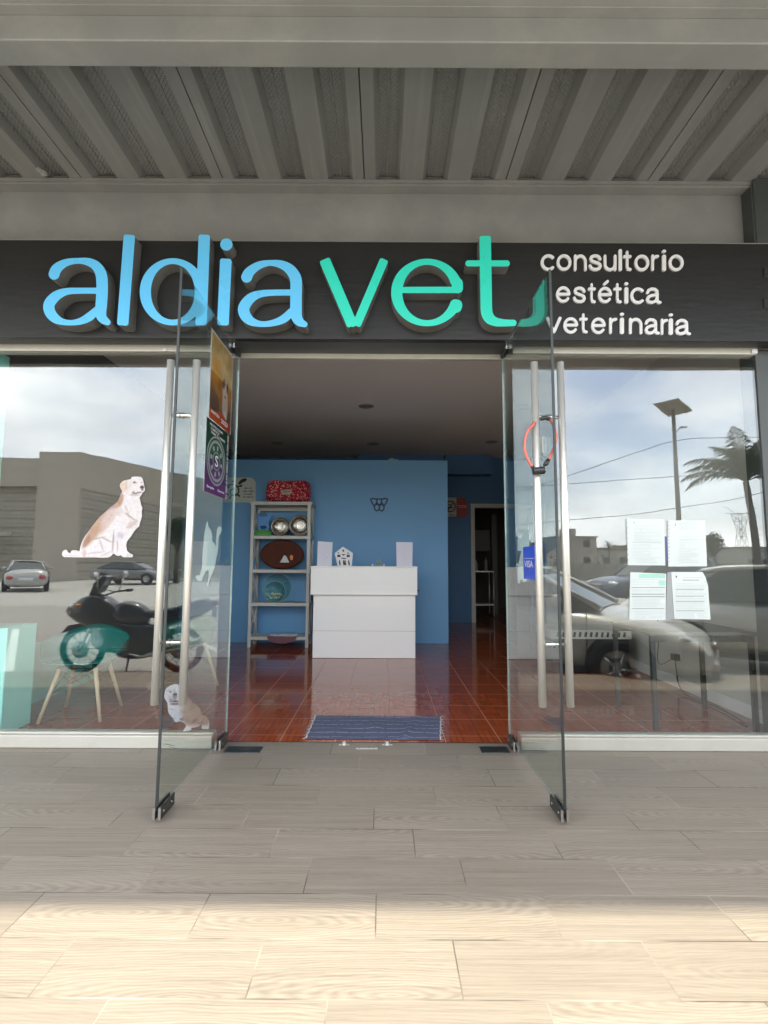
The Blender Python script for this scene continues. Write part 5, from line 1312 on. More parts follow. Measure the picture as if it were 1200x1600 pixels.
# wall socket with cords on the right wall
p = onx(1062, 1022, XR - .002) if True else None
e = empty('wall_socket', (XR, p.y, p.z), 'white wall socket with a black plug and hanging cords', 'wall socket')
b = MB(); b.box(XR - .010, XR - .0005, p.y - .06, p.y + .06, p.z - .05, p.z + .05); b.build('cover', M['white_l'], e, bevel=.003)
b = MB(); b.box(XR - .07, XR - .0105, p.y - .025, p.y + .045, p.z - .06, p.z + .0); b.build('plug', M['black'], e, bevel=.006)
b = MB(); b.path(smoothline([(XR - .05, p.y, p.z - .05), (XR - .06, p.y - .05, p.z - .25), (XR - .05, p.y - .02, .12), (XR - .12, p.y - .25, .02), (XR - .10, p.y - .7, .015), (XR - .16, p.y - 1.1, .012)], 6), .005, 8)
b.path(smoothline([(XR - .05, p.y + .02, p.z - .04), (XR - .16, p.y + .1, p.z - .1), (XR - .12, p.y + .12, p.z + .25), (XR - .2, p.y + .1, .69)], 6), .004, 8); b.build('cord', M['black'], e)
# ------------------------------------------------------------------ the street, seen mirrored in the glass
def vat(px, py, Yv):                                   # seen at this place of the mirror image, Yv away through the glass
    return mir(at(px, py, Yv))
M['tyre'] = mat('tyre rubber', (.02, .02, .02), .8, 0, .2, 30)
M['rim'] = mat('alloy rim', (.45, .45, .45), .3, .8, .1, 20)
M['car_silver'] = mat('silver car paint', (.74, .73, .70), .3, .0, .04, 2, coat=.6, dirt=.15, dirtcol=(.4, .38, .34))
M['car_dark'] = mat('dark blue car paint', (.03, .04, .07), .28, .2, .05, 2, coat=.6)
M['car_white'] = mat('white car paint', (.36, .36, .35), .3, .1, .04, 2, coat=.5)
M['car_glass'] = mat('car window glass', (.035, .042, .045), .06, 0, .2, 2, spec=.8)
M['lamp_glass'] = mat('headlight glass', (.60, .60, .58), .1, .3, .3, 30, spec=.8)
M['red_lens'] = mat('red tail lens', (.35, .02, .02), .2)
M['grille'] = mat('dark grille', (.02, .02, .02), .4)
def make_car(paint, label, suv=False, group='cars in the street'):
    # local frame: x forward (nose at +), y left, z up, ground at 0
    e = empty('parked_car', (0, 0, 0), label, 'car', group)
    hw = .84 if not suv else .90
    if not suv:
        st = [(-2.20, .42, .60, .70), (-2.16, .26, .86, .90), (-1.9, .22, 1.00, .95), (-1.45, .20, 1.02, .98), (-.9, .20, 1.0, 1), (0, .20, .97, 1), (.75, .20, .95, 1), (1.15, .20, .92, .99), (1.7, .22, .82, .95), (2.05, .24, .70, .88), (2.18, .30, .58, .78), (2.22, .40, .50, .66)]
        gh = [(-1.75, .98, .70, .985), (-1.05, .86, .62, 1.36), (-.3, .86, .63, 1.42), (.35, .86, .62, 1.37), (1.15, .98, .72, .94)]
        wb = (-1.32, 1.36); wr = .31
    else:
        st = [(-2.25, .45, .90, .85), (-2.2, .32, 1.08, .93), (-1.9, .28, 1.10, .97), (-.9, .26, 1.08, 1), (0, .26, 1.05, 1), (.75, .26, 1.04, 1), (1.15, .26, 1.02, .99), (1.8, .28, .96, .95), (2.15, .30, .86, .88), (2.27, .36, .70, .78), (2.3, .45, .6, .7)]
        gh = [(-2.16, .98, .80, 1.10), (-1.85, .88, .70, 1.62), (-.3, .88, .70, 1.70), (.35, .88, .68, 1.64), (1.05, .98, .78, 1.04)]
        wb = (-1.36, 1.40); wr = .36
    nc = 20; vs = []; fs = []
    for (x, zb, zt, wf) in st:
        w_ = hw * wf; zc = (zb + zt) / 2; hz_ = (zt - zb) / 2
        for k in range(nc):
            a = 2 * math.pi * (k + .5) / nc; c_, s_ = math.cos(a), math.sin(a)
            yy = w_ * math.copysign(abs(c_) ** .42, c_); z2 = zc + hz_ * math.copysign(abs(s_) ** (.55), s_)
            if s_ > 0: yy *= 1 - .07 * s_ ** 2
            vs.append((x, yy, z2))
    n_ = len(st)
    for i in range(n_ - 1):
        for k in range(nc): fs.append((i * nc + k, i * nc + (k + 1) % nc, (i + 1) * nc + (k + 1) % nc, (i + 1) * nc + k))
    fs.append(tuple(range(nc))[::-1]); fs.append(tuple((n_ - 1) * nc + k for k in range(nc)))
    b = MB(); b.add(vs, fs, True)
    body = b.build('body', paint, e, sub=1)
    # wheel arches: dark discs; wheels
    for xw in wb:
        for s_ in (-1, 1):
            b = MB(); b.lathe([(0, 0), (wr + .055, 0), (wr + .055, .008), (0, .008)], (xw, s_ * (hw - .01) - (.004 if s_ < 0 else .004), wr + .01), 'Y', 28); b.build('wheel_arch', M['grille'], e)
            b = MB(); b.lathe([(wr * .62, -.09), (wr * .93, -.10), (wr, -.07), (wr, .07), (wr * .93, .10), (wr * .62, .09)], (xw, s_ * (hw - .07), wr), 'Y', 32)
            wh_ = b.build('wheel', M['tyre'], e)
            b = MB(); b.lathe([(0, s_ * .085), (wr * .2, s_ * .09), (wr * .25, s_ * .06), (wr * .55, s_ * .07), (wr * .64, s_ * .095)], (xw, s_ * (hw - .07), wr), 'Y', 32)
            for q in range(5):
                a = q * 2 * math.pi / 5; b.tube((xw, s_ * (hw + .018), wr), (xw + wr * .58 * math.cos(a), s_ * (hw + .014), wr + wr * .58 * math.sin(a)), .03, .022, 8)
            b.build('rim', M['rim'], wh_)
    # greenhouse in glass with painted roof and pillars
    G_ = []
    for (x, ky, kt, zt) in gh: G_.append((x, hw * ky, zt))
    zbelt = 1.0 if not suv else 1.08
    x0g, x1g = gh[0][0], gh[-1][0]
    low = [(x0g, hw * .80), (x0g + .35, hw * .90), (-.3, hw * .92), (x1g - .45, hw * .90), (x1g, hw * .74)]
    top = [(gh[1][0], hw * .62), (gh[1][0] + .25, hw * .70), (-.3, hw * .72), (gh[3][0] - .1, hw * .70), (gh[3][0], hw * .62)]
    zlow = [gh[0][3] - .02, zbelt - .05, zbelt - .06, zbelt - .09, gh[-1][3] - .02]; ztop = [gh[1][3], gh[2][3] - .02, gh[2][3], gh[3][3] + .02, gh[3][3] - .02]
    b = MB(); vs = []
    for i in range(5): vs += [(low[i][0], low[i][1], zlow[i]), (top[i][0], top[i][1], ztop[i] - .03), (top[i][0], -top[i][1], ztop[i] - .03), (low[i][0], -low[i][1], zlow[i])]
    fs = [(0, 1, 2, 3), (16, 19, 18, 17)]
    for i in range(4):
        for k in range(4): fs.append((i * 4 + k, i * 4 + (k + 1) % 4, (i + 1) * 4 + (k + 1) % 4, (i + 1) * 4 + k))
    b.add(vs, fs); b.build('windows', M['car_glass'], e, bevel=.02)
    b = MB(); vs = []; m_ = 9
    for i in range(5):
        for k in range(m_):
            t_ = -1 + 2 * k / (m_ - 1); vs.append((top[i][0] + (.0), top[i][1] * t_ * 1.02, ztop[i] - .028 + .045 * (1 - t_ ** 4)))
    fs = [(i * m_ + k, i * m_ + k + 1, (i + 1) * m_ + k + 1, (i + 1) * m_ + k) for i in range(4) for k in range(m_ - 1)]
    b.add(vs, fs, True); b.build('roof', paint, e, sub=1)
    for s_ in (-1, 1):
        b = MB()
        b.path([(low[4][0], s_ * (low[4][1] + .005), zlow[4]), (top[4][0], s_ * top[4][1], ztop[4] - .02)], [.035, .028], 8)
        b.path([(top[4][0], s_ * top[4][1], ztop[4] - .015), (top[3][0], s_ * top[3][1], ztop[3] - .02), (top[2][0], s_ * (top[2][1]), ztop[2] - .018), (top[1][0], s_ * top[1][1], ztop[1] - .02), (top[0][0], s_ * top[0][1], ztop[0] - .02), (low[0][0], s_ * low[0][1], zlow[0])], .028, 8)
        b.path([(-.22, s_ * hw * .925, zbelt - .07), (-.26, s_ * hw * .715, gh[2][3] - .02)], .03, 8)
        b.build('pillars', paint, e)
        b = MB(); b.ball((x1g - .42, s_ * (hw + .09), zbelt + .02), .085, .7, 1.25, .8, 12); b.tube((x1g - .42, s_ * (hw - .06), zbelt - .03), (x1g - .42, s_ * (hw + .06), zbelt), .02); b.build('wing_mirror', paint, e)
        zl = st[-3][2] - .10
        b = MB(); b.ball((st[-3][0] - .13, s_ * hw * .60, zl - .0), .17, .9, 1.35, .62, 14); b.build('headlight', M['lamp_glass'], e)
        b = MB(); b.ball((st[1][0] + .04, s_ * hw * .66, st[1][2] - .20), .14, .6, 1.2, .9, 12); b.build('tail_light', M['red_lens'], e)
        b = MB(); b.box(.42, .58, s_ * (hw + .002), s_ * (hw + .022), zbelt - .20, zbelt - .17) if s_ > 0 else b.box(.42, .58, s_ * (hw + .022), s_ * (hw + .002), zbelt - .20, zbelt - .17); b.build('door_handle', M['rim'], e)
    m_gap = M['grille']
    for s_ in (-1, 1):
        b = MB()
        for xg in (1.02, -.18, -1.08):
            b.path([(xg, s_ * hw * .93, zbelt - .06), (xg + .01, s_ * (hw + .003), zbelt - .20), (xg + .01, s_ * (hw + .004), (zbelt + .2) / 2), (xg - .01, s_ * hw * .985, .30)], .007, 5)
        b.build('door_gap', m_gap, e)
        b = MB(); b.box(-1.0, 1.0, *sorted((s_ * (hw - .02), s_ * (hw + .012))), .22, .30); b.build('rocker_panel', m_gap, e, bevel=.01)
    xn = st[-1][0]
    b = MB(); b.box(xn - .10, xn + .010, -.34, .34, st[-1][2] - .02, st[-3][2] - .13); gr = b.build('grille', M['grille'], e, bevel=.02)
    b = MB()
    for k in range(4): z_ = st[-1][2] + .00 + k * .035; b.box(xn + .0105, xn + .018, -.32, .32, z_, z_ + .012)
    b.tube((xn + .005, -.36, st[-3][2] - .125), (xn + .005, .36, st[-3][2] - .125), .015); b.build('grille_bars', M['chrome'], gr)
    b = MB(); b.box(xn - .06, xn + .035, -.55, .55, .33, .42) if not suv else b.box(xn - .06, xn + .035, -.6, .6, .40, .52); b.build('bumper_lip', paint, e, bevel=.03)
    b = MB(); b.box(xn - .04, xn + .028, -.50, .50, .24, .325); b.build('lower_intake', M['grille'], e, bevel=.01)
    b = MB(); b.box(st[0][0] - .02, st[0][0] - .005, -.26, .26, .55, .68); b.build('number_plate', M['white_l'], e)
    if suv:
        for s_ in (-1, 1):
            b = MB(); b.path([(-1.6, s_ * hw * .66, 1.66), (-1.5, s_ * hw * .66, 1.76), (.0, s_ * hw * .66, 1.78), (.1, s_ * hw * .66, 1.68)], .018, 8); b.build('roof_rail', M['rim'], e)
    return e
car = make_car(M['car_silver'], 'silver saloon car parked nose in, mirrored in the right window')
nose = Vector((3.72, 1.02)); ang = R(33)
def put_car(c, nose, ang, ln=2.22): c.location = (nose.x - ln * math.cos(ang), nose.y - ln * math.sin(ang), GZ + .001); c.rotation_euler.z = ang
put_car(car, nose, ang)
c2 = copy_tree(car); put_car(c2, Vector((7.5, 1.0)), ang); c2['label'] = 'second silver car parked nose in, at the far right of the mirrored street'
dk_ = make_car(M['car_dark'], 'dark blue estate car with roof rails crossing the mirrored parking lot', True); dk_.location = (9.3, 6.8 - 17.5, GZ + .001); dk_.rotation_euler.z = R(168)
wc = make_car(M['car_white'], 'pale car seen from behind across the road, mirrored in the left window')
q = vat(34, 926, 24); wc.location = (q.x + .2, q.y, GZ + .003); wc.rotation_euler.z = R(-124)
w3 = make_car(mat('grey car paint', (.16, .16, .165), .3, 0, .05, 2, coat=.5), ''); q = vat(205, 926, 30); w3.location = (q.x, q.y, GZ + .003); w3.rotation_euler.z = R(4); w3['label'] = 'grey car seen from the side far across the road, mirrored behind the motorcycle'

# motorcycle (underbone with fairing), seen from its left side in the mirror
def motorcycle():
    Yv = 6.75; a = vat(84, 1000, Yv); c = vat(333, 1000, Yv)
    L_ = abs(c.x - a.x); e = empty('motorcycle', ((a.x + c.x) / 2, a.y, GZ), 'dark motorcycle with fairing parked in front of the walkway, mirrored in the left window', 'motorcycle')
    xc, yc, g = (a.x + c.x) / 2, a.y, GZ
    m_b = mat('glossy dark grey fairing', (.055, .055, .058), .22, 0, .2, 10, coat=.8); m_g = mat('dark grey engine', (.10, .10, .10), .4, .6, .2, 30)
    wf, wr_ = Vector((xc - .66, yc, g + .29)), Vector((xc + .62, yc, g + .29))
    for w_, r_ in ((wf, .29), (wr_, .29)):
        b = MB(); b.path([w_ + Vector((r_ * .88 * math.cos(t_ * math.pi / 24), 0, r_ * .88 * math.sin(t_ * math.pi / 24))) for t_ in range(48)], .042, 10, closed=True); wh_ = b.build('wheel', M['tyre'], e)
        b = MB(); b.path([w_ + Vector((r_ * .76 * math.cos(t_ * math.pi / 24), 0, r_ * .76 * math.sin(t_ * math.pi / 24))) for t_ in range(48)], .012, 6, closed=True)
        for k in range(14):
            t_ = k * 2 * math.pi / 14; b.tube(w_ + Vector((0, .03 * (-1) ** k, 0)), w_ + Vector((r_ * .76 * math.cos(t_), 0, r_ * .76 * math.sin(t_))), .0045, n=5)
        b.lathe([(0, -.05), (.04, -.05), (.04, .05), (0, .05)], w_, 'Y', 16); b.lathe([(.03, .055), (.11, .055), (.11, .06), (.03, .06)], w_, 'Y', 24); b.build('rim', M['rim'], wh_)
    b = MB()
    for s_ in (-1, 1): b.tube(wf + Vector((0, s_ * .07, 0)), Vector((xc - .42, yc + s_ * .07, g + .86)), .018, .024, 10)
    b.build('fork', M['chrome'], e)
    b = MB(); b.prism([[(-.92, .50), (-.84, .60), (-.66, .63), (-.46, .56), (-.42, .48), (-.60, .56), (-.80, .52)]], lambda u, v, d: (xc + u, yc + d, g + v), -.06, .06); b.build('front_mudguard', m_b, e, bevel=.02)
    def loft(nm, st, m_, ex=.6):
        b = MB(); n2 = 16; vs = []
        for (x, zb, zt, w_) in st:
            for k in range(n2):
                t_ = 2 * math.pi * k / n2; c_, s_ = math.cos(t_), math.sin(t_)
                vs.append((xc + x, yc + w_ * math.copysign(abs(c_) ** ex, c_), g + (zb + zt) / 2 + (zt - zb) / 2 * math.copysign(abs(s_) ** ex, s_)))
        fs = [(i * n2 + k, i * n2 + (k + 1) % n2, (i + 1) * n2 + (k + 1) % n2, (i + 1) * n2 + k) for i in range(len(st) - 1) for k in range(n2)]
        fs += [tuple(range(n2))[::-1], tuple((len(st) - 1) * n2 + k for k in range(n2))]
        b.add(vs, fs, True); return b.build(nm, m_, e, sub=1)
    loft('front_fairing', [(-.90, .74, .78, .03), (-.78, .66, .90, .10), (-.62, .58, 1.00, .16), (-.45, .50, 1.02, .17), (-.28, .48, .92, .15), (-.10, .50, .80, .12)], m_b)
    loft('lower_fairing', [(-.56, .34, .60, .06), (-.42, .26, .66, .15), (-.2, .22, .66, .18), (.05, .24, .64, .18), (.28, .34, .62, .15), (.42, .46, .62, .10)], m_b, .55)
    loft('tank', [(-.34, .62, .84, .08), (-.15, .60, .93, .15), (.05, .60, .92, .15), (.22, .62, .80, .10)], m_b, .8)
    loft('seat', [(.10, .70, .80, .08), (.30, .68, .80, .13), (.55, .70, .84, .13), (.78, .76, .94, .12), (1.0, .86, .98, .07)], mat('black vinyl seat', (.02, .02, .02), .6, 0, .2, 20), .8)
    loft('tail_fairing', [(.30, .56, .70, .10), (.60, .58, .76, .12), (.90, .72, .90, .09), (1.10, .88, .96, .04)], m_b)
    loft('engine', [(-.24, .22, .40, .08), (-.10, .16, .56, .15), (.14, .16, .56, .16), (.30, .22, .46, .10)], m_g, .5)
    b = MB()
    for k in range(6): b.box(xc - .20, xc + .02, yc - .17, yc + .17, g + .30 + k * .035, g + .312 + k * .035)
    b.build('cooling_fins', M['rim'], e, bevel=.003)
    b = MB()
    for s_ in (-1, 1): b.path([(xc - .38, yc + s_ * .2, g + 1.02), (xc - .52, yc + s_ * .12, g + 1.06), (xc - .56, yc + s_ * .08, g + .86)], .006, 6); b.tube((xc + .05, yc + s_ * .12, g + .30), (xc + .02, yc + s_ * .30, g + .29), .014)
    b.build('cables', M['grille'], e)
    for s_ in (-1, 1): b = MB(); b.ball((xc - .66, yc + s_ * .17, g + .86), .035, 1.3, 1, .7, 10); b.build('indicator', mat('amber lens', (.6, .22, .02), .2), e)
    b = MB(); b.prism([[(-.58, .98), (-.46, 1.02), (-.34, 1.22), (-.40, 1.24), (-.52, 1.14)]], lambda u, v, d: (xc + u, yc + d, g + v), -.09, .09); b.build('windscreen', mat('smoked screen', (.06, .06, .07), .1), e, bevel=.01)
    b = MB(); b.ball((xc - .82, yc, g + .80), .10, .7, 1.1, .8, 16); b.build('headlight', M['lamp_glass'], e)
    b = MB(); b.path([(xc - .30, yc - .36, g + 1.03), (xc - .38, yc - .2, g + 1.02), (xc - .42, yc, g + .98), (xc - .38, yc + .2, g + 1.02), (xc - .30, yc + .36, g + 1.03)], .013, 8); hb = b.build('handlebar', M['grille'], e)
    for s_ in (-1, 1):
        b = MB(); b.tube((xc - .30, yc + s_ * .34, g + 1.03), (xc - .27, yc + s_ * .44, g + 1.03), .02); b.build('grip', M['tyre'], hb)
        b = MB(); b.tube((xc - .36, yc + s_ * .25, g + 1.03), (xc - .34, yc + s_ * .34, g + 1.22), .007); b.ball((xc - .34, yc + s_ * .37, g + 1.25), .065, .35, 1, .7, 12); b.build('mirror', M['chrome'], e)
    b = MB(); b.path([(xc - .1, yc + .10, g + .26), (xc + .2, yc + .16, g + .22), (xc + .45, yc + .18, g + .30), (xc + .95, yc + .19, g + .42)], [.02, .022, .05, .058], 12); b.build('exhaust', M['chrome'], e)
    b = MB(); b.tube((xc + .08, yc + .06, g + .30), wr_ + Vector((0, .07, 0)), .025); b.tube((xc + .08, yc - .06, g + .30), wr_ + Vector((0, -.07, 0)), .025); b.tube((xc + .42, yc + .12, g + .70), wr_ + Vector((0, .1, 0)), .022); b.build('swing_arm', m_g, e)
    b = MB(); b.tube((xc + .0, yc + .1, g + .25), (xc + .06, yc + .30, g + .01), .013); b.build('side_stand', m_g, e)
    b = MB(); b.box(xc + 1.04, xc + 1.10, yc - .09, yc + .09, g + .72, g + .85); b.build('number_plate', M['white_l'], e, bevel=.004)
    b = MB(); b.ball((xc + 1.08, yc, g + .90), .05, .8, 1.4, .7, 10); b.build('tail_light', M['red_lens'], e)
motorcycle()

# long beige building across the road
def building():
    m = newmat('beige ribbed cladding'); t = NT(m); o_ = t.coord('Object'); sp = t.n('SeparateXYZ'); t.l(o_, sp.inputs[0])
    f_ = t.math('FRACT', t.math('MULTIPLY', sp.outputs['Z'], 1 / .62)); ln_ = t.math('LESS_THAN', f_, .16)
    f2 = t.math('SINE', t.math('MULTIPLY', sp.outputs['Z'], 2 * math.pi / .31))
    n_ = t.noise(o_, .35, 6, .6); c = t.mix(n_, (.30, .27, .225), (.40, .36, .30)); c = t.mix(t.math('MULTIPLY', ln_, .55), c, (.16, .145, .125))
    t.bsdf(c, .8, 0, f2, .3, .02, .3)
    m2 = mat('beige render', (.42, .37, .31), .85, 0, .08, .5, .1, 8)
    mg_ = mat('dark shop glass', (.05, .06, .06), .08, spec=.8)
    A = vat(-90, 700, 36); B = vat(92, 705, 36); C = vat(100, 708, 34); D = vat(350, 755, 60); 
    e = empty('retail_building', (B.x, B.y, GZ), 'long beige retail building with a tall corner block across the road', 'building')
    def wallq(nm, P, Q, z, mt, th=.4, zb=GZ, ztq=None):
        d = Vector((Q.x - P.x, Q.y - P.y, 0)); nrm = Vector((-d.y, d.x, 0)).normalized() * -th
        if nrm.y > 0: nrm = -nrm
        zq = z if ztq is None else ztq
        b = MB(); b.add([(P.x, P.y, zb), (Q.x, Q.y, zb), (Q.x, Q.y, zq), (P.x, P.y, z), (P.x + nrm.x, P.y + nrm.y, zb), (Q.x + nrm.x, Q.y + nrm.y, zb), (Q.x + nrm.x, Q.y + nrm.y, zq), (P.x + nrm.x, P.y + nrm.y, z)],
                        [(0, 1, 2, 3), (5, 4, 7, 6), (0, 4, 5, 1), (3, 2, 6, 7), (0, 3, 7, 4), (1, 5, 6, 2)])
        return b.build(nm, mt, e)
    zA = vat(40, 715, 36).z
    wallq('parapet', A, B, zA, m2, zb=zA - 2.1, th=.5)
    A2, B2 = A.copy(), B.copy(); A2.y -= .5; B2.y -= .5
    wallq('cladding', A2 + Vector((0, -.05, 0)), B2 + Vector((0, -.05, 0)), zA - .5, m, th=.3)
    b = MB(); C2 = vat(128, 708, 34); b.box(B.x, C2.x, C.y - 8, C.y, GZ, C.z + .1); b.build('corner_block', m2, e)
    zD = vat(350, 755, 60).z
    E_ = vat(520, 790, 60)
    wallq('cladding', Vector((C2.x + .01, C.y - .3, 0)), Vector((D.x, D.y, 0)), C.z - 2.0, m, th=.4)
    wallq('parapet', Vector((C2.x + .01, C.y - .0, 0)), Vector((D.x, D.y + .3, 0)), C.z, m2, zb=C.z - 2.4, th=.25, ztq=zD)
    wallq('side_wall', Vector((D.x + .02, D.y, 0)), Vector((D.x + .5, D.y - 20, 0)), zD, m2, th=.4)
    b = MB(); b.box(A.x + 2, B.x - 3, B.y + .0, B.y + 1.6, 2.9, 3.2); b.build('white_awning', mat('white awning', (.7, .7, .68), .5), e)
building()
# low houses on the horizon at the right
m_h = [mat('pale house wall', (.34, .32, .29), .85, 0, .1, 1), mat('grey house wall', (.32, .31, .29), .85, 0, .1, 1), mat('brick house wall', (.30, .20, .15), .85, 0, .1, 1)]
m_win = mat('dark house window', (.05, .05, .055), .2)
labs = ['two storey pale flat roofed house on the mirrored horizon', 'low grey house right of the pale two storey one', 'low brick house with a shed on the mirrored horizon', 'long low pale building near the palm tree', 'grey block right of the pale long building', 'pale house behind the parked cars, far right']
for k, (pa, pb, pt_, Yv, mi_) in enumerate([(868, 932, 838, 80, 0), (935, 985, 858, 90, 1), (988, 1030, 852, 95, 2), (1078, 1165, 858, 110, 0), (1160, 1230, 855, 100, 1), (800, 860, 850, 85, 2)]):
    a = vat(pa, pt_, Yv); c = vat(pb, pt_, Yv); e = empty('house', (a.x, a.y, GZ), labs[k], 'house', 'houses on the horizon')
    b = MB(); b.box(a.x, c.x, a.y - 8, a.y, GZ - .02, a.z); wl_ = b.build('wall', m_h[mi_], e)
    b = MB(); b.box(a.x - .2, c.x + .2, a.y - 8.2, a.y + .2, a.z + .002, a.z + .22); b.build('roof', m_h[(mi_ + 1) % 3], e)
    nfl = 2 if a.z > 4.5 else 1
    nw = max(2, int((c.x - a.x) / 2.6))
    for fl in range(nfl):
        for j in range(nw):
            x_ = a.x + (c.x - a.x) * (j + .5) / nw; b = MB(); b.box(x_ - .5, x_ + .5, a.y + .01, a.y + .06, GZ + 1.0 + fl * 2.8, GZ + 2.2 + fl * 2.8); b.build('window', m_win, e)
    if k == 0: b = MB(); b.box(a.x + 2, a.x + 4, a.y - 4, a.y - 2, a.z + .23, a.z + 1.5); b.build('roof_tank_room', m_h[1], e)
# boundary wall behind the road on the right
b = MB(); a = vat(770, 870, 40); c = vat(1300, 870, 46); b.box(a.x, c.x, a.y - .3, a.y, GZ, 1.15)
tag(b.build('boundary_wall', mat('weathered grey wall', (.24, .23, .205), .9, 0, .2, .8, .2, 10)), 'low grey boundary wall along the far side of the road', 'wall')

# foliage
def leaf_mat(name, c0, c1):
    m = newmat(name); t = NT(m); n_ = t.noise(t.coord('Object'), 1.1, 4); n2 = t.n('ObjectInfo')
    c = t.mix(n_, c0, c1); t.bsdf(c, .7, 0, spec=.3); return m
M['leaf1'] = leaf_mat('palm leaf', (.028, .045, .018), (.075, .095, .04)); M['leaf2'] = leaf_mat('dark tree leaf', (.02, .035, .012), (.06, .085, .03))
M['bark'] = mat('grey bark', (.14, .125, .11), .9, 0, .3, 5, .8, 20, stretch=(1, 1, 4))
def palm(p, h, crown, n_f, seed, label, lean=.0, group=None, nl=62):
    rr = random.Random(seed); e = empty('palm_tree', p, label, 'palm tree', group)
    pts = [Vector(p) + Vector((lean * (k / 8) ** 2, 0, h * k / 8)) for k in range(9)]
    b = MB(); sub_ = []
    for k in range(41):
        t_ = k / 40; q = Vector(p) + Vector((lean * t_ ** 2, 0, h * t_)); sub_.append(q)
    b.path(sub_, [(.24 - .08 * k / 40 + (.012 if k % 2 else 0)) * (h / 7) for k in range(41)], 12); b.build('trunk', M['bark'], e)
    top = sub_[-1]
    b = MB()
    for f_ in range(n_f):
        az = f_ * 2.399 + rr.uniform(-.2, .2); el = (rr.uniform(1.25, 1.5) if f_ % 3 == 1 else rr.uniform(.8, 1.2)) if f_ % 4 else rr.uniform(.35, .8); Lf = crown * rr.uniform(.85, 1.1)
        dirh = Vector((math.cos(az), math.sin(az), 0)); pos_ = top.copy(); P = [pos_.copy()]; ang_ = el
        for k in range(16):
            pos_ = pos_ + (dirh * math.cos(ang_) + Vector((0, 0, math.sin(ang_)))) * (Lf / 16); ang_ -= (.02 + .13 * k / 16) if el > 1.2 else (.05 + .09 * k / 16); P.append(pos_.copy())
        b.path(P, [.035 * (1 - k / 18) for k in range(17)], 5)
        side_ = Vector((-dirh.y, dirh.x, 0))
        for k in range(nl):
            t_ = .12 + .87 * k / nl; i_ = min(15, int(t_ * 16)); fr = t_ * 16 - i_; q = P[i_].lerp(P[i_ + 1], fr); tg = (P[i_ + 1] - P[i_]).normalized()
            ll = Lf * .26 * math.sin(math.pi * (.12 + .85 * t_)) * rr.uniform(.8, 1.1)
            for s_ in (-1, 1):
                d = (side_ * s_ * .75 + tg * .65 + Vector((0, 0, rr.uniform(-.25, .05)))).normalized(); q1 = q + d * ll * .55; q2 = q1 + (d + Vector((0, 0, -.65 - rr.random() * .3))).normalized() * ll * .55
                w_ = tg * .021 * (crown / 3)
                b.add([q - w_ * .5, q + w_ * .5, q1 + w_, q1 - w_, q2], [(0, 1, 2, 3), (3, 2, 4)])
    b.build('crown', M['leaf1'], e, fixn=False)
q = vat(1184, 860, 24); zt_ = vat(1165, 752, 24).z
palm((q.x, q.y, GZ), zt_ - GZ, 3.0, 22, 2, 'tall palm tree mirrored at the right edge of the window', lean=-.35)
q = vat(952, 862, 70); palm((q.x, q.y, GZ), 3.3, 1.6, 14, 5, 'small distant palm between the houses', group=None, nl=20)
def tree(p, h, r_, seed, label, name='round_tree', lv=2600, ls=.22, group='trees along the far side of the road', flat=.75):
    rr = random.Random(seed); e = empty(name, p, label, 'tree', group); p = Vector(p)
    b = MB(); fork = p + Vector((0, 0, h * .45)); b.tube(p, fork, .04 * h, .028 * h, 9)
    cl = []
    for k in range(13):
        a = rr.uniform(0, 6.28); rad = r_ * rr.uniform(.15, .72); c_ = p + Vector((rad * math.cos(a), rad * math.sin(a), h - r_ * flat + rr.uniform(-.5, .55) * r_ * flat)); cl.append((c_, r_ * rr.uniform(.28, .5)))
        b.tube(fork, c_, .014 * h, .004 * h, 6)
    b.build('trunk', M['bark'], e)
    b = MB()
    for k in range(lv):
        c_, cr_ = rr.choice(cl); d = Vector((rr.gauss(0, 1), rr.gauss(0, 1), rr.gauss(0, 1))).normalized(); q_ = c_ + d * cr_ * rr.uniform(.55, 1.05) * Vector((1, 1, .85)).length / 1.6
        u_ = d.orthogonal().normalized(); u_ = (Matrix.Rotation(rr.uniform(0, 6.28), 3, d) @ u_); v_ = (d + u_.cross(d) * .8).normalized(); s_ = ls * rr.uniform(.6, 1.3)
        b.add([q_ - u_ * s_ * .5, q_ + v_ * s_ * .35, q_ + u_ * s_ * .5, q_ - v_ * s_ * .35], [(0, 1, 2, 3)])
    b.build('crown', M['leaf2'], e, fixn=False)
q = vat(1115, 872, 60); tree((q.x, q.y, GZ), vat(1115, 832, 60).z - GZ, 1.9, 3, 'small round topped tree mirrored beside the papers')
q = vat(275, 905, 32); tree((q.x, q.y, GZ), 4.4, 1.3, 9, 'tree mirrored between the two door handles on the left', lv=1500, ls=.18)
q = vat(780, 862, 75); tree((q.x, q.y, GZ), 6, 2.4, 11, 'broad tree mirrored just right of the doorway', lv=1800, ls=.3)
# hedge tufts by the kerb
q = vat(905, 1052, 5.45)
rr = random.Random(12); b = MB()
for k in range(260):
    x_ = q.x + rr.gauss(0, .09); y_ = PAVE_Y - .05 + rr.gauss(0, .04) - .06; h_ = rr.uniform(.05, .17); a_ = rr.uniform(0, 6.28)
    d = Vector((math.cos(a_), math.sin(a_), 0)); p0 = Vector((x_, y_, GZ)); b.add([p0 - d * .004, p0 + d * .004, p0 + Vector((rr.gauss(0, .05), rr.gauss(0, .04), h_ + .14))], [(0, 1, 2)])
tag(b.build('weed_tuft', M['leaf2'], fixn=False), 'clump of weeds against the kerb, mirrored in the right window', 'weeds')

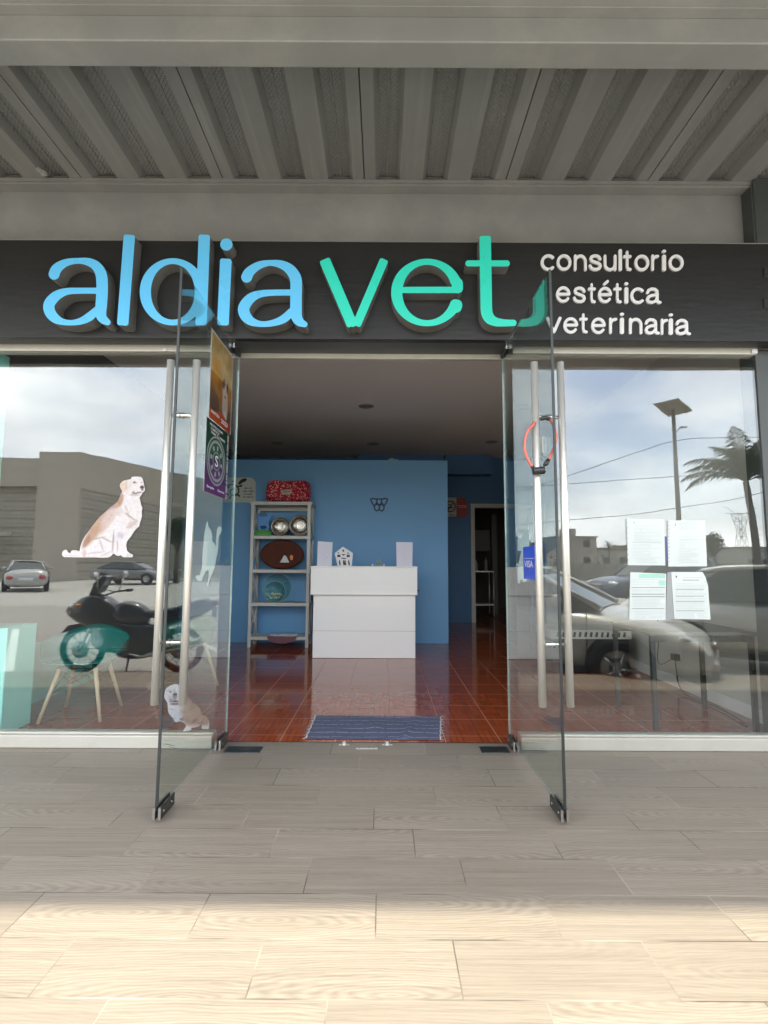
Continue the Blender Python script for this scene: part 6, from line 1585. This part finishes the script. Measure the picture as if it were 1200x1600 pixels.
# solar street lamp
def solar_lamp():
    Yv = 24.5; p = vat(1064, 875, Yv); t_ = vat(1055, 640, Yv); e = empty('solar_street_lamp', (p.x, p.y, GZ), 'tall street lamp with a solar panel on top, mirrored in the right window', 'street lamp')
    m_p = mat('galvanised grey pole', (.22, .215, .20), .5, .5, .1, 4)
    b = MB(); b.tube((p.x, p.y, GZ), (p.x, p.y, t_.z), .13, .085, 16); b.lathe([(0, 0), (.25, 0), (.25, .03), (.14, .04)], (p.x, p.y, GZ), n=16); b.build('pole', m_p, e)
    rot = Matrix.Rotation(R(-46), 3, 'Z') @ Matrix.Rotation(R(3), 3, 'X')
    c_ = Vector((p.x, p.y, t_.z + .06))
    b = MB(); b.box(c_.x - 1.20, c_.x + 1.20, c_.y - .54, c_.y + .54, c_.z + .0, c_.z + .045, rot=rot); pn = b.build('solar_panel', mat('panel backsheet', (.24, .23, .22), .5), e)
    b = MB()
    for k in (-.33, .33): b.box(c_.x - 1.21, c_.x + 1.21, c_.y + k - .03, c_.y + k + .03, c_.z - .05, c_.z - .005, rot=rot, piv=c_ + Vector((0, 0, .0225)))
    for k in (-1.23, 1.20): b.box(c_.x + k, c_.x + k + .03, c_.y - .56, c_.y + .56, c_.z - .01, c_.z + .05, rot=rot, piv=c_ + Vector((0, 0, .0225)))
    b.build('panel_frame', m_p, pn)
    b = MB(); b.path([(p.x, p.y, t_.z - 1.3), (p.x + .15, p.y, t_.z - 1.05), (p.x + .34, p.y, t_.z - .86)], .022, 8); b.box(p.x + .30, p.x + .62, p.y - .07, p.y + .07, t_.z - .88, t_.z - .83); b.build('lamp_arm', m_p, e)
    b = MB(); b.box(p.x + .33, p.x + .60, p.y - .06, p.y + .06, t_.z - .892, t_.z - .8805); b.build('lamp_head', M['lamp_glass'], e)
    return p, t_
sp_, st_ = solar_lamp()
# overhead wires
m_wire = mat('black wire', (.04, .04, .04), .6)
def wire(pts, Yv, r_, label):
    P = [vat(x, y, Yv) for x, y in pts]; b = MB(); b.path(smoothline([tuple(p) for p in P], 5), r_, 5); tag(b.build('overhead_wire', m_wire), label, 'wire', 'overhead wires')
wire([(700, 800), (806, 770), (893, 742), (1000, 705), (1055, 688), (1130, 683), (1250, 682)], 26, .016, 'overhead wire rising to the street lamp in the mirrored sky')
wire([(700, 765), (806, 762), (1000, 749), (1065, 745), (1100, 744), (1250, 741)], 28, .016, 'nearly level overhead wire just under the lamp arm')
wire([(700, 826), (900, 812), (1000, 802), (1100, 788), (1200, 768), (1260, 755)], 30, .018, 'lowest overhead wire sloping up to the palm tree')
wire([(1060, 846), (1130, 853), (1190, 862), (1260, 868)], 60, .03, 'short wire running down from the round tree')
# lattice pylon far away
def pylon():
    Yv = 330; p = vat(1160, 866, Yv); t_ = vat(1160, 795, Yv); H = t_.z - GZ; e = empty('lattice_pylon', (p.x, p.y, GZ), 'distant lattice power pylon near the palm tree', 'pylon'); b = MB()
    lv = [(0, .125), (.25, .085), (.5, .055), (.62, .045), (.78, .07), (.92, .10)]
    for i in range(len(lv) - 1):
        (a0, w0), (a1, w1) = lv[i], lv[i + 1]
        c0 = [Vector((p.x + x * w0 * H, p.y + y * w0 * H, GZ + a0 * H)) for x, y in ((-1, -1), (1, -1), (1, 1), (-1, 1))]; c1 = [Vector((p.x + x * w1 * H, p.y + y * w1 * H, GZ + a1 * H)) for x, y in ((-1, -1), (1, -1), (1, 1), (-1, 1))]
        for k in range(4):
            b.tube(c0[k], c1[k], .16, n=4); b.tube(c0[k], c1[(k + 1) % 4], .10, n=4); b.tube(c0[(k + 1) % 4], c1[k], .10, n=4); b.tube(c1[k], c1[(k + 1) % 4], .10, n=4)
    b.build('tower', m_wire if False else mat('galvanised lattice', (.20, .20, .20), .6, .3), e)
    b = MB(); zc = GZ + .92 * H
    for s_ in (-1, 1): b.tube((p.x, p.y, zc), (p.x + s_ * .26 * H, p.y, zc), .16, n=4); b.tube((p.x + s_ * .1 * H, p.y, zc), (p.x + s_ * .22 * H, p.y, GZ + 1.02 * H), .14, n=4); b.tube((p.x + s_ * .22 * H, p.y, GZ + 1.02 * H), (p.x + s_ * .3 * H, p.y, GZ + 1.04 * H), .14, n=4)
    b.build('cross_arm', mat('galvanised steel arm', (.20, .20, .20), .6, .3), e)
pylon()
# far line of trees: nobody could count them
rr = random.Random(21); b = MB()
for k in range(9000):
    x_ = rr.uniform(-140, 330); y_ = -165 + rr.uniform(-6, 6); env = 3.2 + 2.2 * mnoise.noise(Vector((x_ * .045, 0, 0))) + 1.2 * mnoise.noise(Vector((x_ * .21, 3, 0)))
    z_ = GZ + rr.uniform(0, 1) ** .8 * max(.6, env); s_ = rr.uniform(.5, 1.1); d = Vector((rr.gauss(0, 1), rr.gauss(0, 1), rr.gauss(0, 1))).normalized(); u_ = d.orthogonal() * s_; v_ = d.cross(u_)
    q_ = Vector((x_, y_, z_)); b.add([q_ - u_, q_ + v_, q_ + u_, q_ - v_], [(0, 1, 2, 3)])
tag(b.build('far_tree_line', M['leaf2'], fixn=False), 'low dark line of trees along the mirrored horizon', 'trees', kind='stuff')
